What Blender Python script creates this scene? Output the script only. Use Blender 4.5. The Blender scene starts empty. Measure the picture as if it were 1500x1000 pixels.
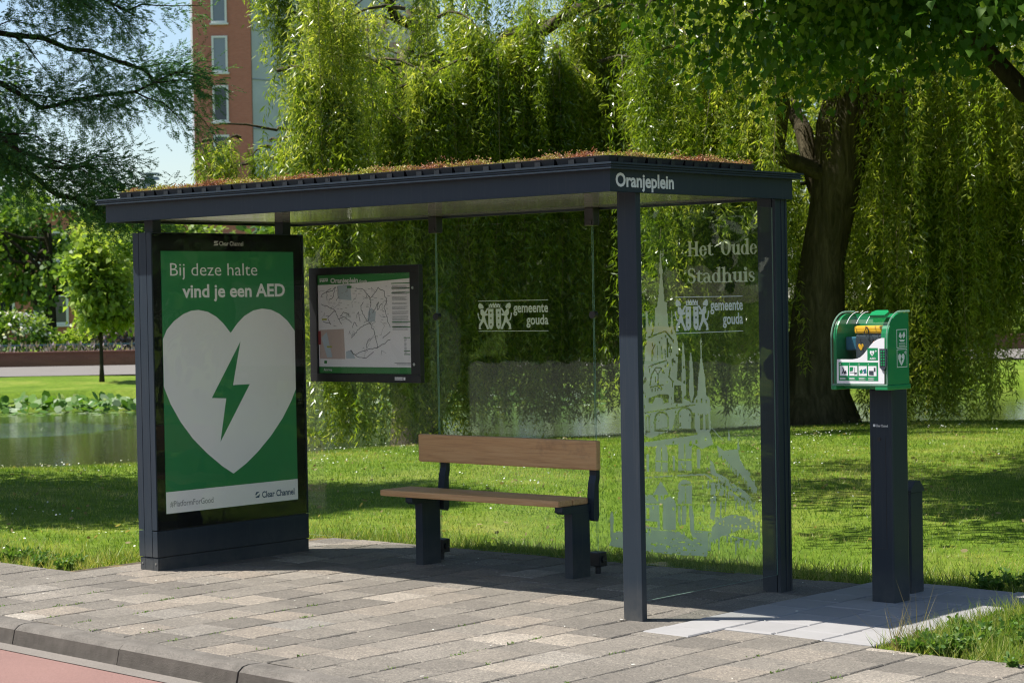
import bpy, bmesh, math, random
import numpy as np
from mathutils import Vector, Matrix

R = random.Random(7)
N = np.random.default_rng(11)
rad = math.radians
SC = bpy.context.scene
COL = SC.collection

# ------------------------------------------------------------------ camera
CAM = Vector((6.7035, -8.6256, 1.6992))
c_r = Vector((0.75091401, 0.66015179, -0.018104)).normalized()
c_f = Vector((-0.66039914, 0.75067486, -0.01897964)).normalized()
c_u = c_r.cross(c_f).normalized()
cam = bpy.data.cameras.new('camera'); camo = bpy.data.objects.new('camera', cam); COL.objects.link(camo)
camo.matrix_world = Matrix(((c_r.x, c_u.x, -c_f.x, CAM.x), (c_r.y, c_u.y, -c_f.y, CAM.y), (c_r.z, c_u.z, -c_f.z, CAM.z), (0, 0, 0, 1)))
cam.sensor_width = 36.0; cam.lens = 36.0 * 3024.5 / 1500.0
cam.clip_start = 0.1; cam.clip_end = 3000
cam.dof.use_dof = True; cam.dof.focus_distance = 11.3; cam.dof.aperture_fstop = 7.5
SC.camera = camo

# ------------------------------------------------------------------ sky, sun, exposure
SUN_EL = rad(60.0)
SHADOW_AZ = rad(36.0)                      # shadows fall this way in plan, from +X towards +Y
sd = Vector((math.cos(SUN_EL) * math.cos(SHADOW_AZ), math.cos(SUN_EL) * math.sin(SHADOW_AZ), -math.sin(SUN_EL)))
w = bpy.data.worlds.new('World'); SC.world = w; w.use_nodes = True
wn = w.node_tree; wn.nodes.clear()
sky = wn.nodes.new('ShaderNodeTexSky'); sky.sky_type = 'NISHITA'; sky.sun_disc = False
sky.sun_elevation = SUN_EL
sky.sun_rotation = math.atan2(-sd.x, -sd.y)
sky.air_density = 1.0; sky.dust_density = .7; sky.ozone_density = 1.6
bg = wn.nodes.new('ShaderNodeBackground'); bg.inputs[1].default_value = 0.088
wo = wn.nodes.new('ShaderNodeOutputWorld')
wn.links.new(sky.outputs[0], bg.inputs[0]); wn.links.new(bg.outputs[0], wo.inputs[0])
sl = bpy.data.lights.new('sun', 'SUN'); sl.energy = 5.0; sl.angle = rad(0.53); sl.color = (1.0, 0.955, 0.88)
so = bpy.data.objects.new('sun', sl); COL.objects.link(so)
so.rotation_euler = sd.to_track_quat('-Z', 'Y').to_euler(); so.location = (-10, -8, 20)
SC.view_settings.view_transform = 'Standard'; SC.view_settings.look = 'None'
SC.view_settings.gamma = 1.0; SC.view_settings.use_curve_mapping = False
SC.view_settings.exposure = 0.90
SC.render.engine = 'CYCLES'
cy = SC.cycles
cy.use_denoising = True; cy.max_bounces = 7; cy.diffuse_bounces = 3; cy.glossy_bounces = 3
cy.transmission_bounces = 5; cy.transparent_max_bounces = 20; cy.caustics_reflective = False; cy.caustics_refractive = False
cy.sample_clamp_indirect = 6.0; cy.filter_width = 1.15

# plan grid of the park: r metres to the right, d metres ahead of the camera's ground position
GO = Vector((6.7035, -8.6256)); GR = Vector((0.7511, 0.6603)); GF = Vector((-0.6605, 0.7508))
def W(r, d, z=0.0):
    return Vector((GO.x + GR.x * r + GF.x * d, GO.y + GR.y * r + GF.y * d, z))
def Wn(r, d, z):
    r, d, z = np.broadcast_arrays(np.asarray(r, float), np.asarray(d, float), np.asarray(z, float))
    return np.stack([GO.x + GR.x * r + GF.x * d, GO.y + GR.y * r + GF.y * d, z], -1)
def inv(P):
    q = P[:, :2] - np.array(GO); return q @ np.array(GR), q @ np.array(GF)
def in_view(P, m=0.12):
    q = P - np.array(CAM); z = q @ np.array(c_f); x = q @ np.array(c_r); y = q @ np.array(c_u)
    z = np.maximum(z, .1); hx = .248 * (1 + m); hy = .1653 * (1 + m)
    return (np.abs(x) < z * hx + .3) & (np.abs(y) < z * hy + .3)

# ------------------------------------------------------------------ materials
MATS = {}
class NT:
    def __init__(s, name):
        s.m = bpy.data.materials.new(name); s.m.use_nodes = True; s.t = s.m.node_tree; s.t.nodes.clear()
        s.out = s.n('ShaderNodeOutputMaterial'); MATS[name] = s.m
    def n(s, t, **k):
        o = s.t.nodes.new(t)
        for a, b in k.items(): setattr(o, a, b)
        return o
    def l(s, a, b): s.t.links.new(a, b)
    def noise(s, scale, detail=4, rough=.55, vec=None, dist=0.0):
        o = s.n('ShaderNodeTexNoise'); o.inputs['Scale'].default_value = scale; o.inputs['Detail'].default_value = detail
        o.inputs['Roughness'].default_value = rough; o.inputs['Distortion'].default_value = dist
        if vec is not None: s.l(vec, o.inputs['Vector'])
        return o.outputs[0]
    def coord(s, which='Object', scale=None):
        o = s.n('ShaderNodeTexCoord').outputs[which]
        if scale:
            m = s.n('ShaderNodeMapping'); m.inputs['Scale'].default_value = scale; s.l(o, m.inputs[0]); o = m.outputs[0]
        return o
    def ramp(s, fac, stops):
        o = s.n('ShaderNodeValToRGB'); e = o.color_ramp.elements
        while len(e) < len(stops): e.new(.5)
        for x, (p, c) in zip(e, stops): x.position = p; x.color = (*c, 1)
        s.l(fac, o.inputs[0]); return o.outputs[0]
    def mix(s, a, b, fac, mode='MIX'):
        o = s.n('ShaderNodeMix', data_type='RGBA', blend_type=mode)
        for v, i in ((fac, 0), (a, 6), (b, 7)):
            if hasattr(v, 'is_linked') or hasattr(v, 'links'): s.l(v, o.inputs[i])
            elif i == 0: o.inputs[0].default_value = v
            else: o.inputs[i].default_value = (*v, 1)
        return o.outputs[2]
    def math(s, op, a, b=None):
        o = s.n('ShaderNodeMath', operation=op)
        for v, i in ((a, 0), (b, 1)):
            if v is None: continue
            if hasattr(v, 'links'): s.l(v, o.inputs[i])
            else: o.inputs[i].default_value = v
        return o.outputs[0]
    def bump(s, h, strength=.3, dist=.01):
        o = s.n('ShaderNodeBump'); o.inputs['Strength'].default_value = strength; o.inputs['Distance'].default_value = dist
        s.l(h, o.inputs['Height']); return o.outputs[0]
    def pbr(s, col, rough=.5, metal=0, spec=.5, normal=None, coat=0, emit=None):
        o = s.n('ShaderNodeBsdfPrincipled')
        for v, k in ((col, 'Base Color'), (rough, 'Roughness'), (metal, 'Metallic'), (spec, 'Specular IOR Level'), (coat, 'Coat Weight')):
            if hasattr(v, 'links'): s.l(v, o.inputs[k])
            elif k == 'Base Color': o.inputs[k].default_value = (*v, 1)
            else: o.inputs[k].default_value = v
        if normal is not None: s.l(normal, o.inputs['Normal'])
        if emit:
            o.inputs['Emission Color'].default_value = (*emit[0], 1); o.inputs['Emission Strength'].default_value = emit[1]
            if hasattr(col, 'links'): s.l(col, o.inputs['Emission Color'])
        return o.outputs[0]
    def done(s, sh): s.l(sh, s.out.inputs[0]); return s.m
    def attr(s, name):
        return s.n('ShaderNodeAttribute', attribute_name=name).outputs['Fac']
    def rnd(s): return s.n('ShaderNodeObjectInfo').outputs['Random']

def simple(name, col, rough=.5, metal=0, spec=.5, var=.12, vscale=9, bump=0, bscale=120, coat=0, emit=None):
    t = NT(name); v = t.coord()
    nz = t.noise(vscale, 5, .6, v)
    c = t.mix(tuple(x * (1 - var) for x in col), tuple(min(1, x * (1 + var)) for x in col), nz)
    nr = t.bump(t.noise(bscale, 3, .6, v), bump, .004) if bump else None
    return t.done(t.pbr(c, rough, metal, spec, nr, coat, emit))

def leafmat(name, c1, c2, c3, trans=.45, rough=.45, spec=.35):
    t = NT(name); f = t.attr('tint')
    c = t.ramp(f, [(0, c1), (.5, c2), (1, c3)])
    p = t.pbr(c, rough, 0, spec)
    tr = t.n('ShaderNodeBsdfTranslucent')
    cc = t.mix(c, (1.0, 1.0, .35), .35, 'MULTIPLY'); t.l(t.mix(cc, (1.7, 1.7, 1.0), 1.0, 'MULTIPLY'), tr.inputs[0])
    m = t.n('ShaderNodeMixShader'); m.inputs[0].default_value = trans
    t.l(p, m.inputs[1]); t.l(tr.outputs[0], m.inputs[2])
    return t.done(m.outputs[0])

def paint():
    t = NT('anthracite_paint'); v = t.coord()
    g = t.noise(3.5, 6, .65, v); f = t.noise(60, 3, .6, v)
    c = t.mix((.021, .031, .043), (.027, .038, .051), g)
    sep = t.n('ShaderNodeSeparateXYZ'); t.l(t.n('ShaderNodeNewGeometry').outputs['Position'], sep.inputs[0])
    low = t.n('ShaderNodeMapRange'); low.inputs[1].default_value = .22; low.inputs[2].default_value = 0.0
    t.l(sep.outputs[2], low.inputs[0])
    d = t.math('MULTIPLY', t.math('MULTIPLY', low.outputs[0], t.noise(14, 5, .7, v)), .55)   # splashed dust near the paving
    c = t.mix(c, (.20, .18, .15), d)
    stk = t.noise(6, 5, .7, t.coord('Object', (9, 9, .35))); sm = t.n('ShaderNodeMapRange'); sm.inputs[1].default_value = .52; sm.inputs[2].default_value = .8; t.l(stk, sm.inputs[0])
    c = t.mix(c, (.105, .105, .10), t.math('MULTIPLY', sm.outputs[0], .22))      # dried rain streaks
    ro = t.math('ADD', t.math('MULTIPLY', f, .16), .30)
    return t.done(t.pbr(c, ro, 0, .20, t.bump(t.noise(260, 2, .5, v), .04, .001)))
paint()
simple('black_plastic', (.014, .014, .016), .38, var=.2)
simple('black_gloss', (.006, .006, .007), .2, var=.1, spec=.1)
simple('deck_grey', (.12, .12, .12), .8)
simple('white_print', (.80, .80, .79), .5, var=.02, emit=((.80, .80, .79), .03))  # slight emission added to both poster prints to lift them in the shade
simple('green_print', (.018, .205, .063), .5, var=.04, emit=((.018, .205, .063), .03))
simple('grey_print', (.25, .26, .27), .5, var=.02)
simple('navy_print', (.03, .07, .16), .5, var=.02)
simple('white_vinyl', (.74, .74, .74), .45, var=.04)
simple('sign_white', (.62, .63, .65), .5, var=.03)
simple('paper', (.88, .87, .88), .6, var=.03)
simple('map_green', (.03, .21, .045), .5, var=.04)
simple('map_blue', (.50, .58, .64), .6, var=.03)
simple('map_pink', (.58, .46, .41), .6, var=.05, vscale=60)
simple('map_line', (.10, .11, .13), .6, var=.02)
simple('map_red', (.30, .05, .05), .6, var=.02)
simple('map_grey', (.38, .38, .40), .6, var=.02)
simple('map_yellow', (.45, .47, .08), .6, var=.02)
simple('steel', (.55, .55, .56), .3, 1.0, var=.05)
simple('aed_green', (.006, .215, .075), .3, var=.08, coat=.2)
simple('aed_white', (.74, .74, .76), .35, var=.02)
simple('aed_dark', (.035, .045, .06), .4, var=.1)
simple('aed_yellow', (.80, .42, .02), .4, var=.06)
simple('aed_orange', (.75, .22, .02), .4, var=.06)
simple('aed_blue', (.03, .13, .20), .4, var=.06)
simple('sedum_soil', (.045, .035, .026), .95, var=.4, vscale=40, bump=.5, bscale=60)
leafmat('sedum', (.27, .10, .065), (.31, .20, .10), (.29, .31, .05), .25, .5, .3)

def ceiling():
    t = NT('ceiling_laminate'); v = t.coord()
    c = t.mix((.48, .49, .45), (.58, .58, .54), t.noise(5, 4, .6, v))
    return t.done(t.pbr(c, .07, 0, .8, t.bump(t.noise(2.5, 2, .5, v), .05, .02)))
ceiling()

def glass(name, tint, base, power_gain=.9, rough=.0, wave=0):
    t = NT(name)
    tr = t.n('ShaderNodeBsdfTransparent'); tr.inputs[0].default_value = (*tint, 1)
    gl = t.n('ShaderNodeBsdfGlossy'); gl.inputs['Roughness'].default_value = rough; gl.inputs[0].default_value = (.95, 1, .97, 1)
    if wave: t.l(t.bump(t.noise(2.2, 2, .5, t.coord()), wave, .05), gl.inputs['Normal'])
    lw = t.n('ShaderNodeLayerWeight'); lw.inputs[0].default_value = .5
    f = t.math('ADD', t.math('MULTIPLY', t.math('POWER', lw.outputs['Facing'], 5.0), power_gain), base)
    dirt = t.math('MULTIPLY', t.noise(2.2, 6, .7, t.coord()), .008)
    df = t.n('ShaderNodeBsdfDiffuse'); df.inputs[0].default_value = (.5, .52, .48, 1)
    m0 = t.n('ShaderNodeMixShader'); t.l(dirt, m0.inputs[0]); t.l(tr.outputs[0], m0.inputs[1]); t.l(df.outputs[0], m0.inputs[2])
    m = t.n('ShaderNodeMixShader'); t.l(f, m.inputs[0]); t.l(m0.outputs[0], m.inputs[1]); t.l(gl.outputs[0], m.inputs[2])
    return t.done(m.outputs[0])
glass('clear_glass', (.965, .985, .972), .018, .9, 0, .02)
glass('cover_glass', (.97, .975, .97), .02, .9, 0, .12)
glass('clear_plastic', (.92, .96, .94), .045, .9, .10)
def film(name, op, col=(.56, .64, .56)):
    t = NT(name)
    tr = t.n('ShaderNodeBsdfTransparent'); df = t.n('ShaderNodeBsdfDiffuse'); df.inputs[0].default_value = (*col, 1)
    tl = t.n('ShaderNodeBsdfTranslucent'); tl.inputs[0].default_value = (*col, 1)
    a = t.n('ShaderNodeMixShader'); a.inputs[0].default_value = .45; t.l(df.outputs[0], a.inputs[1]); t.l(tl.outputs[0], a.inputs[2])
    m = t.n('ShaderNodeMixShader'); m.inputs[0].default_value = op; t.l(tr.outputs[0], m.inputs[1]); t.l(a.outputs[0], m.inputs[2])
    return t.done(m.outputs[0])
film('etch_film', .82, (.90, .99, .82)); film('etch_bright', .85, (.80, .85, .83)); film('glass_edge', .62, (.34, .52, .42))

def wood():
    t = NT('bench_timber'); v = t.coord('Object', (1.2, 26, 26))
    a = t.noise(3.0, 8, .65, v, .6); b = t.noise(5, 5, .6, t.coord('Object', (3, 60, 60)))
    c = t.ramp(a, [(.25, (.44, .225, .095)), (.5, (.63, .355, .155)), (.78, (.73, .47, .24))])
    c = t.mix(c, (.42, .29, .18), t.math('MULTIPLY', b, .4))
    g = t.noise(3.2, 5, .7, t.coord())
    sp = t.n('ShaderNodeMapRange'); sp.inputs[1].default_value = .58; sp.inputs[2].default_value = .75; t.l(g, sp.inputs[0])
    c = t.mix(c, (.12, .09, .07), t.math('MULTIPLY', sp.outputs[0], .45))
    return t.done(t.pbr(c, .6, 0, .3, t.bump(a, .25, .004)))
wood()

def tile(name, source, pale=False):
    t = NT(name); f = t.rnd() if source == 'obj' else t.attr('tint')
    v = t.n('ShaderNodeNewGeometry').outputs['Position']
    if pale:
        c = t.ramp(f, [(0, (.265, .258, .258)), (1, (.325, .315, .312))])
        c = t.mix(c, (.15, .145, .14), t.math('MULTIPLY', t.noise(5, 6, .7, v), .55)); fine = t.noise(420, 2, .5, v)
        c = t.mix(c, (.36, .35, .345), t.math('MULTIPLY', fine, .18))
        return t.done(t.pbr(c, .8, 0, .25, t.bump(fine, .15, .002)))
    c = t.ramp(f, [(0, (.145, .133, .118)), (.35, (.188, .172, .150)), (.66, (.222, .203, .177)), (.82, (.255, .222, .185)), (.92, (.245, .232, .210)), (.965, (.305, .270, .226)), (1.0, (.345, .315, .275))])
    vo = t.n('ShaderNodeTexVoronoi'); vo.inputs['Scale'].default_value = 150; t.l(v, vo.inputs['Vector'])
    sepc = t.n('ShaderNodeSeparateColor'); t.l(vo.outputs['Color'], sepc.inputs[0])
    agg = t.ramp(sepc.outputs[0], [(0, (.38, .37, .36)), (.45, (.85, .84, .82)), (.85, (1.15, 1.1, 1.05)), (1, (1.75, 1.7, 1.6))])
    c = t.mix(c, agg, .75, 'MULTIPLY')
    st = t.noise(1.6, 6, .7, v)
    c = t.mix(c, (.105, .096, .083), t.math('MULTIPLY', t.math('SUBTRACT', st, .33), 1.5))
    vs = t.n('ShaderNodeTexVoronoi'); vs.inputs['Scale'].default_value = 3.3; t.l(v, vs.inputs['Vector'])
    gum = t.n('ShaderNodeMapRange'); gum.inputs[1].default_value = .075; gum.inputs[2].default_value = .05; t.l(vs.outputs['Distance'], gum.inputs[0])
    c = t.mix(c, (.085, .08, .074), t.math('MULTIPLY', gum.outputs[0], .55))
    sd_ = t.noise(7.5, 5, .75, v)
    mp = t.n('ShaderNodeMapRange'); mp.inputs[1].default_value = .55; mp.inputs[2].default_value = .8; t.l(sd_, mp.inputs[0])
    c = t.mix(c, (.30, .265, .22), t.math('MULTIPLY', mp.outputs[0], .4))
    return t.done(t.pbr(c, .88, 0, .2, t.bump(vo.outputs['Distance'], .55, .003)))
tile('aggregate_tile', 'obj'); tile('aggregate_tile_far', 'attr'); tile('pale_tile', 'obj', True)

def joint():
    t = NT('joint_sand'); v = t.n('ShaderNodeNewGeometry').outputs['Position']
    c = t.ramp(t.noise(4.5, 6, .75, v), [(.3, (.05, .042, .032)), (.5, (.10, .085, .06)), (.60, (.21, .15, .06)), (.72, (.15, .13, .035)), (.85, (.06, .075, .02))])
    return t.done(t.pbr(c, .95, 0, .1, t.bump(t.noise(160, 3, .6, v), .6, .006)))
joint()
def kerbm():
    t = NT('kerb_concrete'); v = t.n('ShaderNodeNewGeometry').outputs['Position']
    a = t.noise(4, 7, .75, v); f = t.noise(150, 3, .7, v)
    c = t.ramp(a, [(.25, (.085, .077, .067)), (.5, (.15, .136, .119)), (.75, (.22, .20, .174))])
    c = t.mix(c, t.ramp(f, [(.3, (.4, .4, .4)), (.7, (1.3, 1.3, 1.3))]), .7, 'MULTIPLY')
    return t.done(t.pbr(c, .9, 0, .2, t.bump(f, .6, .006)))
kerbm()
simple('kerb_face', (.085, .076, .066), .95, var=.5, vscale=14, bump=.7, bscale=110, spec=.1)  # front face darkened: its shade put into the colour along with road dirt
def roadm(name, c1, c2):
    t = NT(name); v = t.n('ShaderNodeNewGeometry').outputs['Position']
    f = t.noise(190, 3, .7, v); a = t.noise(1.3, 6, .65, v)
    c = t.mix(c1, c2, a); c = t.mix(c, t.ramp(f, [(.3, (.62, .60, .60)), (.7, (1.3, 1.28, 1.28))]), .8, 'MULTIPLY')
    return t.done(t.pbr(c, .9, 0, .2, t.bump(f, .5, .005)))
roadm('red_asphalt', (.19, .115, .10), (.26, .155, .135)); roadm('gutter_concrete', (.15, .137, .12), (.22, .20, .178))

def groundm():
    t = NT('lawn_ground'); v = t.n('ShaderNodeNewGeometry').outputs['Position']
    a = t.noise(.55, 6, .65, v); b = t.noise(9, 6, .7, v); f = t.noise(55, 4, .7, v)
    c = t.ramp(a, [(.3, (.080, .145, .014)), (.5, (.13, .205, .022)), (.62, (.19, .24, .04)), (.78, (.29, .27, .09))])
    c = t.mix(c, t.ramp(b, [(.3, (.55, .6, .5)), (.7, (1.35, 1.3, 1.25))]), .8, 'MULTIPLY')
    c = t.mix(c, t.ramp(f, [(.3, (.5, .5, .45)), (.7, (1.4, 1.4, 1.3))]), .7, 'MULTIPLY')
    return t.done(t.pbr(c, .95, 0, .1, t.bump(f, .8, .03)))
groundm()
leafmat('grass_blade', (.080, .150, .016), (.155, .235, .030), (.40, .38, .14), .40, .45, .3)
leafmat('dry_blade', (.16, .13, .05), (.24, .19, .085), (.33, .27, .14), .3, .6, .2)
leafmat('weed_leaf', (.05, .12, .02), (.09, .18, .03), (.17, .24, .06), .4, .5, .3)
leafmat('willow_leaf', (.090, .150, .013), (.205, .28, .024), (.46, .48, .11), .50, .30, .6)
leafmat('linden_leaf', (.030, .085, .010), (.065, .145, .016), (.15, .235, .03), .36, .5, .15)
leafmat('cypress_leaf', (.036, .10, .040), (.065, .155, .052), (.125, .23, .07), .46, .5, .3)
leafmat('park_leaf', (.03, .08, .014), (.08, .16, .024), (.18, .26, .04), .36, .5, .3)
leafmat('young_leaf', (.11, .19, .028), (.20, .295, .045), (.34, .40, .10), .48, .45, .4)
leafmat('lily_leaf', (.07, .16, .02), (.13, .25, .03), (.40, .46, .34), .3, .5, .3)
leafmat('flower_white', (.55, .55, .50), (.70, .70, .66), (.80, .80, .78), .2, .6, .2)
leafmat('flower_pink', (.16, .17, .13), (.24, .19, .22), (.36, .29, .31), .2, .6, .2)

def bark(name, c1, c2, c3):
    t = NT(name); v = t.coord('Object', (1, 1, .18))
    a = t.noise(9, 8, .7, v, .8); b = t.noise(2, 4, .6, t.coord())
    c = t.ramp(a, [(.3, c1), (.5, c2), (.72, c3)])
    c = t.mix(c, (.07, .085, .035), t.math('MULTIPLY', b, .35))
    return t.done(t.pbr(c, .95, 0, .1, t.bump(a, 1.0, .08)))
bark('willow_bark', (.032, .025, .015), (.105, .085, .056), (.22, .18, .12)); bark('dark_bark', (.018, .014, .011), (.045, .036, .028), (.075, .06, .045))
simple('pale_twig', (.24, .20, .11), .8)

def waterm():
    t = NT('pond_water'); v = t.coord('Object', (1, 1, 1))
    n1 = t.noise(2.2, 3, .55, v); n2 = t.noise(9, 3, .6, v)
    h = t.math('ADD', t.math('MULTIPLY', n1, .6), t.math('MULTIPLY', n2, .4))
    c = t.mix((.022, .026, .011), (.04, .042, .018), t.noise(.25, 4, .6, v))
    ps = t.n('ShaderNodeNewGeometry').outputs['Position']; ctr = W(-9.6, 38.2, -.5)
    sb = t.n('ShaderNodeVectorMath', operation='SUBTRACT'); t.l(ps, sb.inputs[0]); sb.inputs[1].default_value = ctr
    ln = t.n('ShaderNodeVectorMath', operation='LENGTH'); t.l(sb.outputs[0], ln.inputs[0])
    mk = t.n('ShaderNodeMapRange'); mk.inputs[1].default_value = 2.6; mk.inputs[2].default_value = 1.2; t.l(ln.outputs['Value'], mk.inputs[0])   # water ruffled by the breeze
    st_ = t.math('ADD', t.math('MULTIPLY', mk.outputs[0], .9), .035)
    b = t.n('ShaderNodeBump'); b.inputs['Distance'].default_value = .5; t.l(st_, b.inputs['Strength']); t.l(h, b.inputs['Height'])
    return t.done(t.pbr(c, .05, 0, .5, b.outputs[0]))
waterm()
def brickm(name, c1, c2, mortar, sc):
    t = NT(name); v = t.coord('Object')
    m = t.n('ShaderNodeMapping'); m.inputs['Rotation'].default_value = (rad(90), 0, 0); t.l(v, m.inputs[0])
    b = t.n('ShaderNodeTexBrick'); b.inputs['Scale'].default_value = sc; t.l(m.outputs[0], b.inputs[0])
    b.inputs['Color1'].default_value = (*c1, 1); b.inputs['Color2'].default_value = (*c2, 1); b.inputs['Mortar'].default_value = (*mortar, 1)
    b.inputs['Mortar Size'].default_value = .012; b.inputs['Row Height'].default_value = .2; b.inputs['Brick Width'].default_value = .5
    c = t.mix(b.outputs[0], (.34, .15, .11), t.math('MULTIPLY', t.noise(.5, 6, .7, v), .5))
    return t.done(t.pbr(c, .9, 0, .2))
brickm('red_brick', (.50, .19, .13), (.43, .155, .105), (.38, .24, .19), 3.2); brickm('wall_brick', (.15, .07, .055), (.115, .055, .045), (.14, .10, .08), 3.2)
simple('concrete_panel', (.42, .45, .50), .85, var=.25, vscale=.6)
simple('window_frame_white', (.66, .66, .64), .5, var=.05)
def pane():
    t = NT('dark_pane'); c = t.ramp(t.rnd(), [(0, (.012, .015, .017)), (.6, (.03, .04, .045)), (1, (.20, .23, .27))])
    return t.done(t.pbr(c, .05, 0, .6))
pane()
def tilep():
    t = NT('facade_panel'); c = t.ramp(t.rnd(), [(0, (.55, .48, .46)), (.6, (.62, .56, .53)), (.78, (.50, .26, .19)), (.9, (.36, .28, .26)), (1, (.52, .33, .25))])
    t.m.node_tree.nodes[-1]
    return t.done(t.pbr(c, .7, 0, .3))
tilep()
roadm('path_paving', (.15, .14, .127), (.20, .187, .17))
simple('rail_blue', (.10, .17, .21), .5)
simple('lead_grey', (.20, .23, .26), .6)
roadm('bounce_paving', (.20, .19, .175), (.28, .265, .24))

# ------------------------------------------------------------------ geometry helpers
ORG = {}
class MB:
    def __init__(s): s.v = []; s.f = []; s.mi = []
    def face(s, pts, m=0):
        k = len(s.v); s.v += [tuple(p) for p in pts]; s.f.append(tuple(range(k, k + len(pts)))); s.mi.append(m)
    def add(s, vs, fs, m=0):
        k = len(s.v); s.v += [tuple(p) for p in vs]
        for f in fs: s.f.append(tuple(i + k for i in f)); s.mi.append(m)
    def box(s, x0, x1, y0, y1, z0, z1, m=0, b=0.0):
        """box with chamfered edges (b metres)"""
        if b <= 0:
            s.add([(x, y, z) for z in (z0, z1) for y in (y0, y1) for x in (x0, x1)],
                  [(0, 2, 3, 1), (4, 5, 7, 6), (0, 1, 5, 4), (2, 6, 7, 3), (0, 4, 6, 2), (1, 3, 7, 5)], m); return s
        bm = bmesh.new(); bmesh.ops.create_cube(bm, size=1)
        for q in bm.verts: q.co = ((x0 + x1) / 2 + q.co.x * (x1 - x0), (y0 + y1) / 2 + q.co.y * (y1 - y0), (z0 + z1) / 2 + q.co.z * (z1 - z0))
        bmesh.ops.bevel(bm, geom=list(bm.edges), offset=b, segments=2, profile=.6, affect='EDGES')
        bm.verts.index_update(); s.add([q.co[:] for q in bm.verts], [[q.index for q in f.verts] for f in bm.faces], m); bm.free(); return s
    def tube(s, pts, rads, n=8, m=0, cap=True):
        pts = [Vector(p) for p in pts]; rings = []
        up = Vector((.31, .17, .93))
        for i, p in enumerate(pts):
            t = (pts[min(i + 1, len(pts) - 1)] - pts[max(i - 1, 0)]).normalized()
            a = t.cross(up); a = a.normalized() if a.length > 1e-4 else t.orthogonal().normalized()
            b = t.cross(a); r = rads[i] if hasattr(rads, '__len__') else rads
            rings.append([p + (a * math.cos(q * math.tau / n) + b * math.sin(q * math.tau / n)) * r for q in range(n)])
        vs = [v for r_ in rings for v in r_]; fs = []
        for i in range(len(pts) - 1):
            for q in range(n): fs.append((i * n + q, i * n + (q + 1) % n, (i + 1) * n + (q + 1) % n, (i + 1) * n + q))
        if cap: fs += [tuple(range(n - 1, -1, -1)), tuple((len(pts) - 1) * n + q for q in range(n))]
        s.add(vs, fs, m); return s
    def prism(s, poly, o, u, v, h, m=0):
        """extrude 2-D polygon (a,b) -> o + a*u + b*v by vector h"""
        o, u, v, h = Vector(o), Vector(u), Vector(v), Vector(h); n = len(poly)
        lo = [o + u * a + v * b for a, b in poly]; hi = [p + h for p in lo]
        s.add(lo + hi, [tuple(range(n - 1, -1, -1)), tuple(range(n, 2 * n))] + [(i, (i + 1) % n, n + (i + 1) % n, n + i) for i in range(n)], m); return s
def link(o): COL.objects.link(o); return o
def obj(name, mb, mats, parent=None, smooth=False, org=None):
    if isinstance(mats, str): mats = [mats]
    o0 = Vector(org) if org is not None else (ORG[parent.name] if parent else Vector((0, 0, 0)))
    me = bpy.data.meshes.new(name)
    me.from_pydata([(v[0] - o0.x, v[1] - o0.y, v[2] - o0.z) for v in mb.v], [], mb.f)
    for m in mats: me.materials.append(MATS[m])
    if len(mats) > 1: me.polygons.foreach_set('material_index', mb.mi)
    if smooth: me.polygons.foreach_set('use_smooth', [True] * len(mb.f))
    bm = bmesh.new(); bm.from_mesh(me); bmesh.ops.recalc_face_normals(bm, faces=bm.faces); bm.to_mesh(me); bm.free()
    me.update()
    o = link(bpy.data.objects.new(name, me)); ORG[o.name] = o0
    if parent: o.parent = parent
    else: o.location = o0
    return o
def tag(o, label=None, cat=None, group=None, kind=None):
    if label: o['label'] = label
    if cat: o['category'] = cat
    if group: o['group'] = group
    if kind: o['kind'] = kind
    return o
def thing(name, loc, label, cat, group=None):
    o = link(bpy.data.objects.new(name, None)); o.location = loc; o.empty_display_size = .1; ORG[o.name] = Vector(loc)
    return tag(o, label, cat, group)

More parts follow.
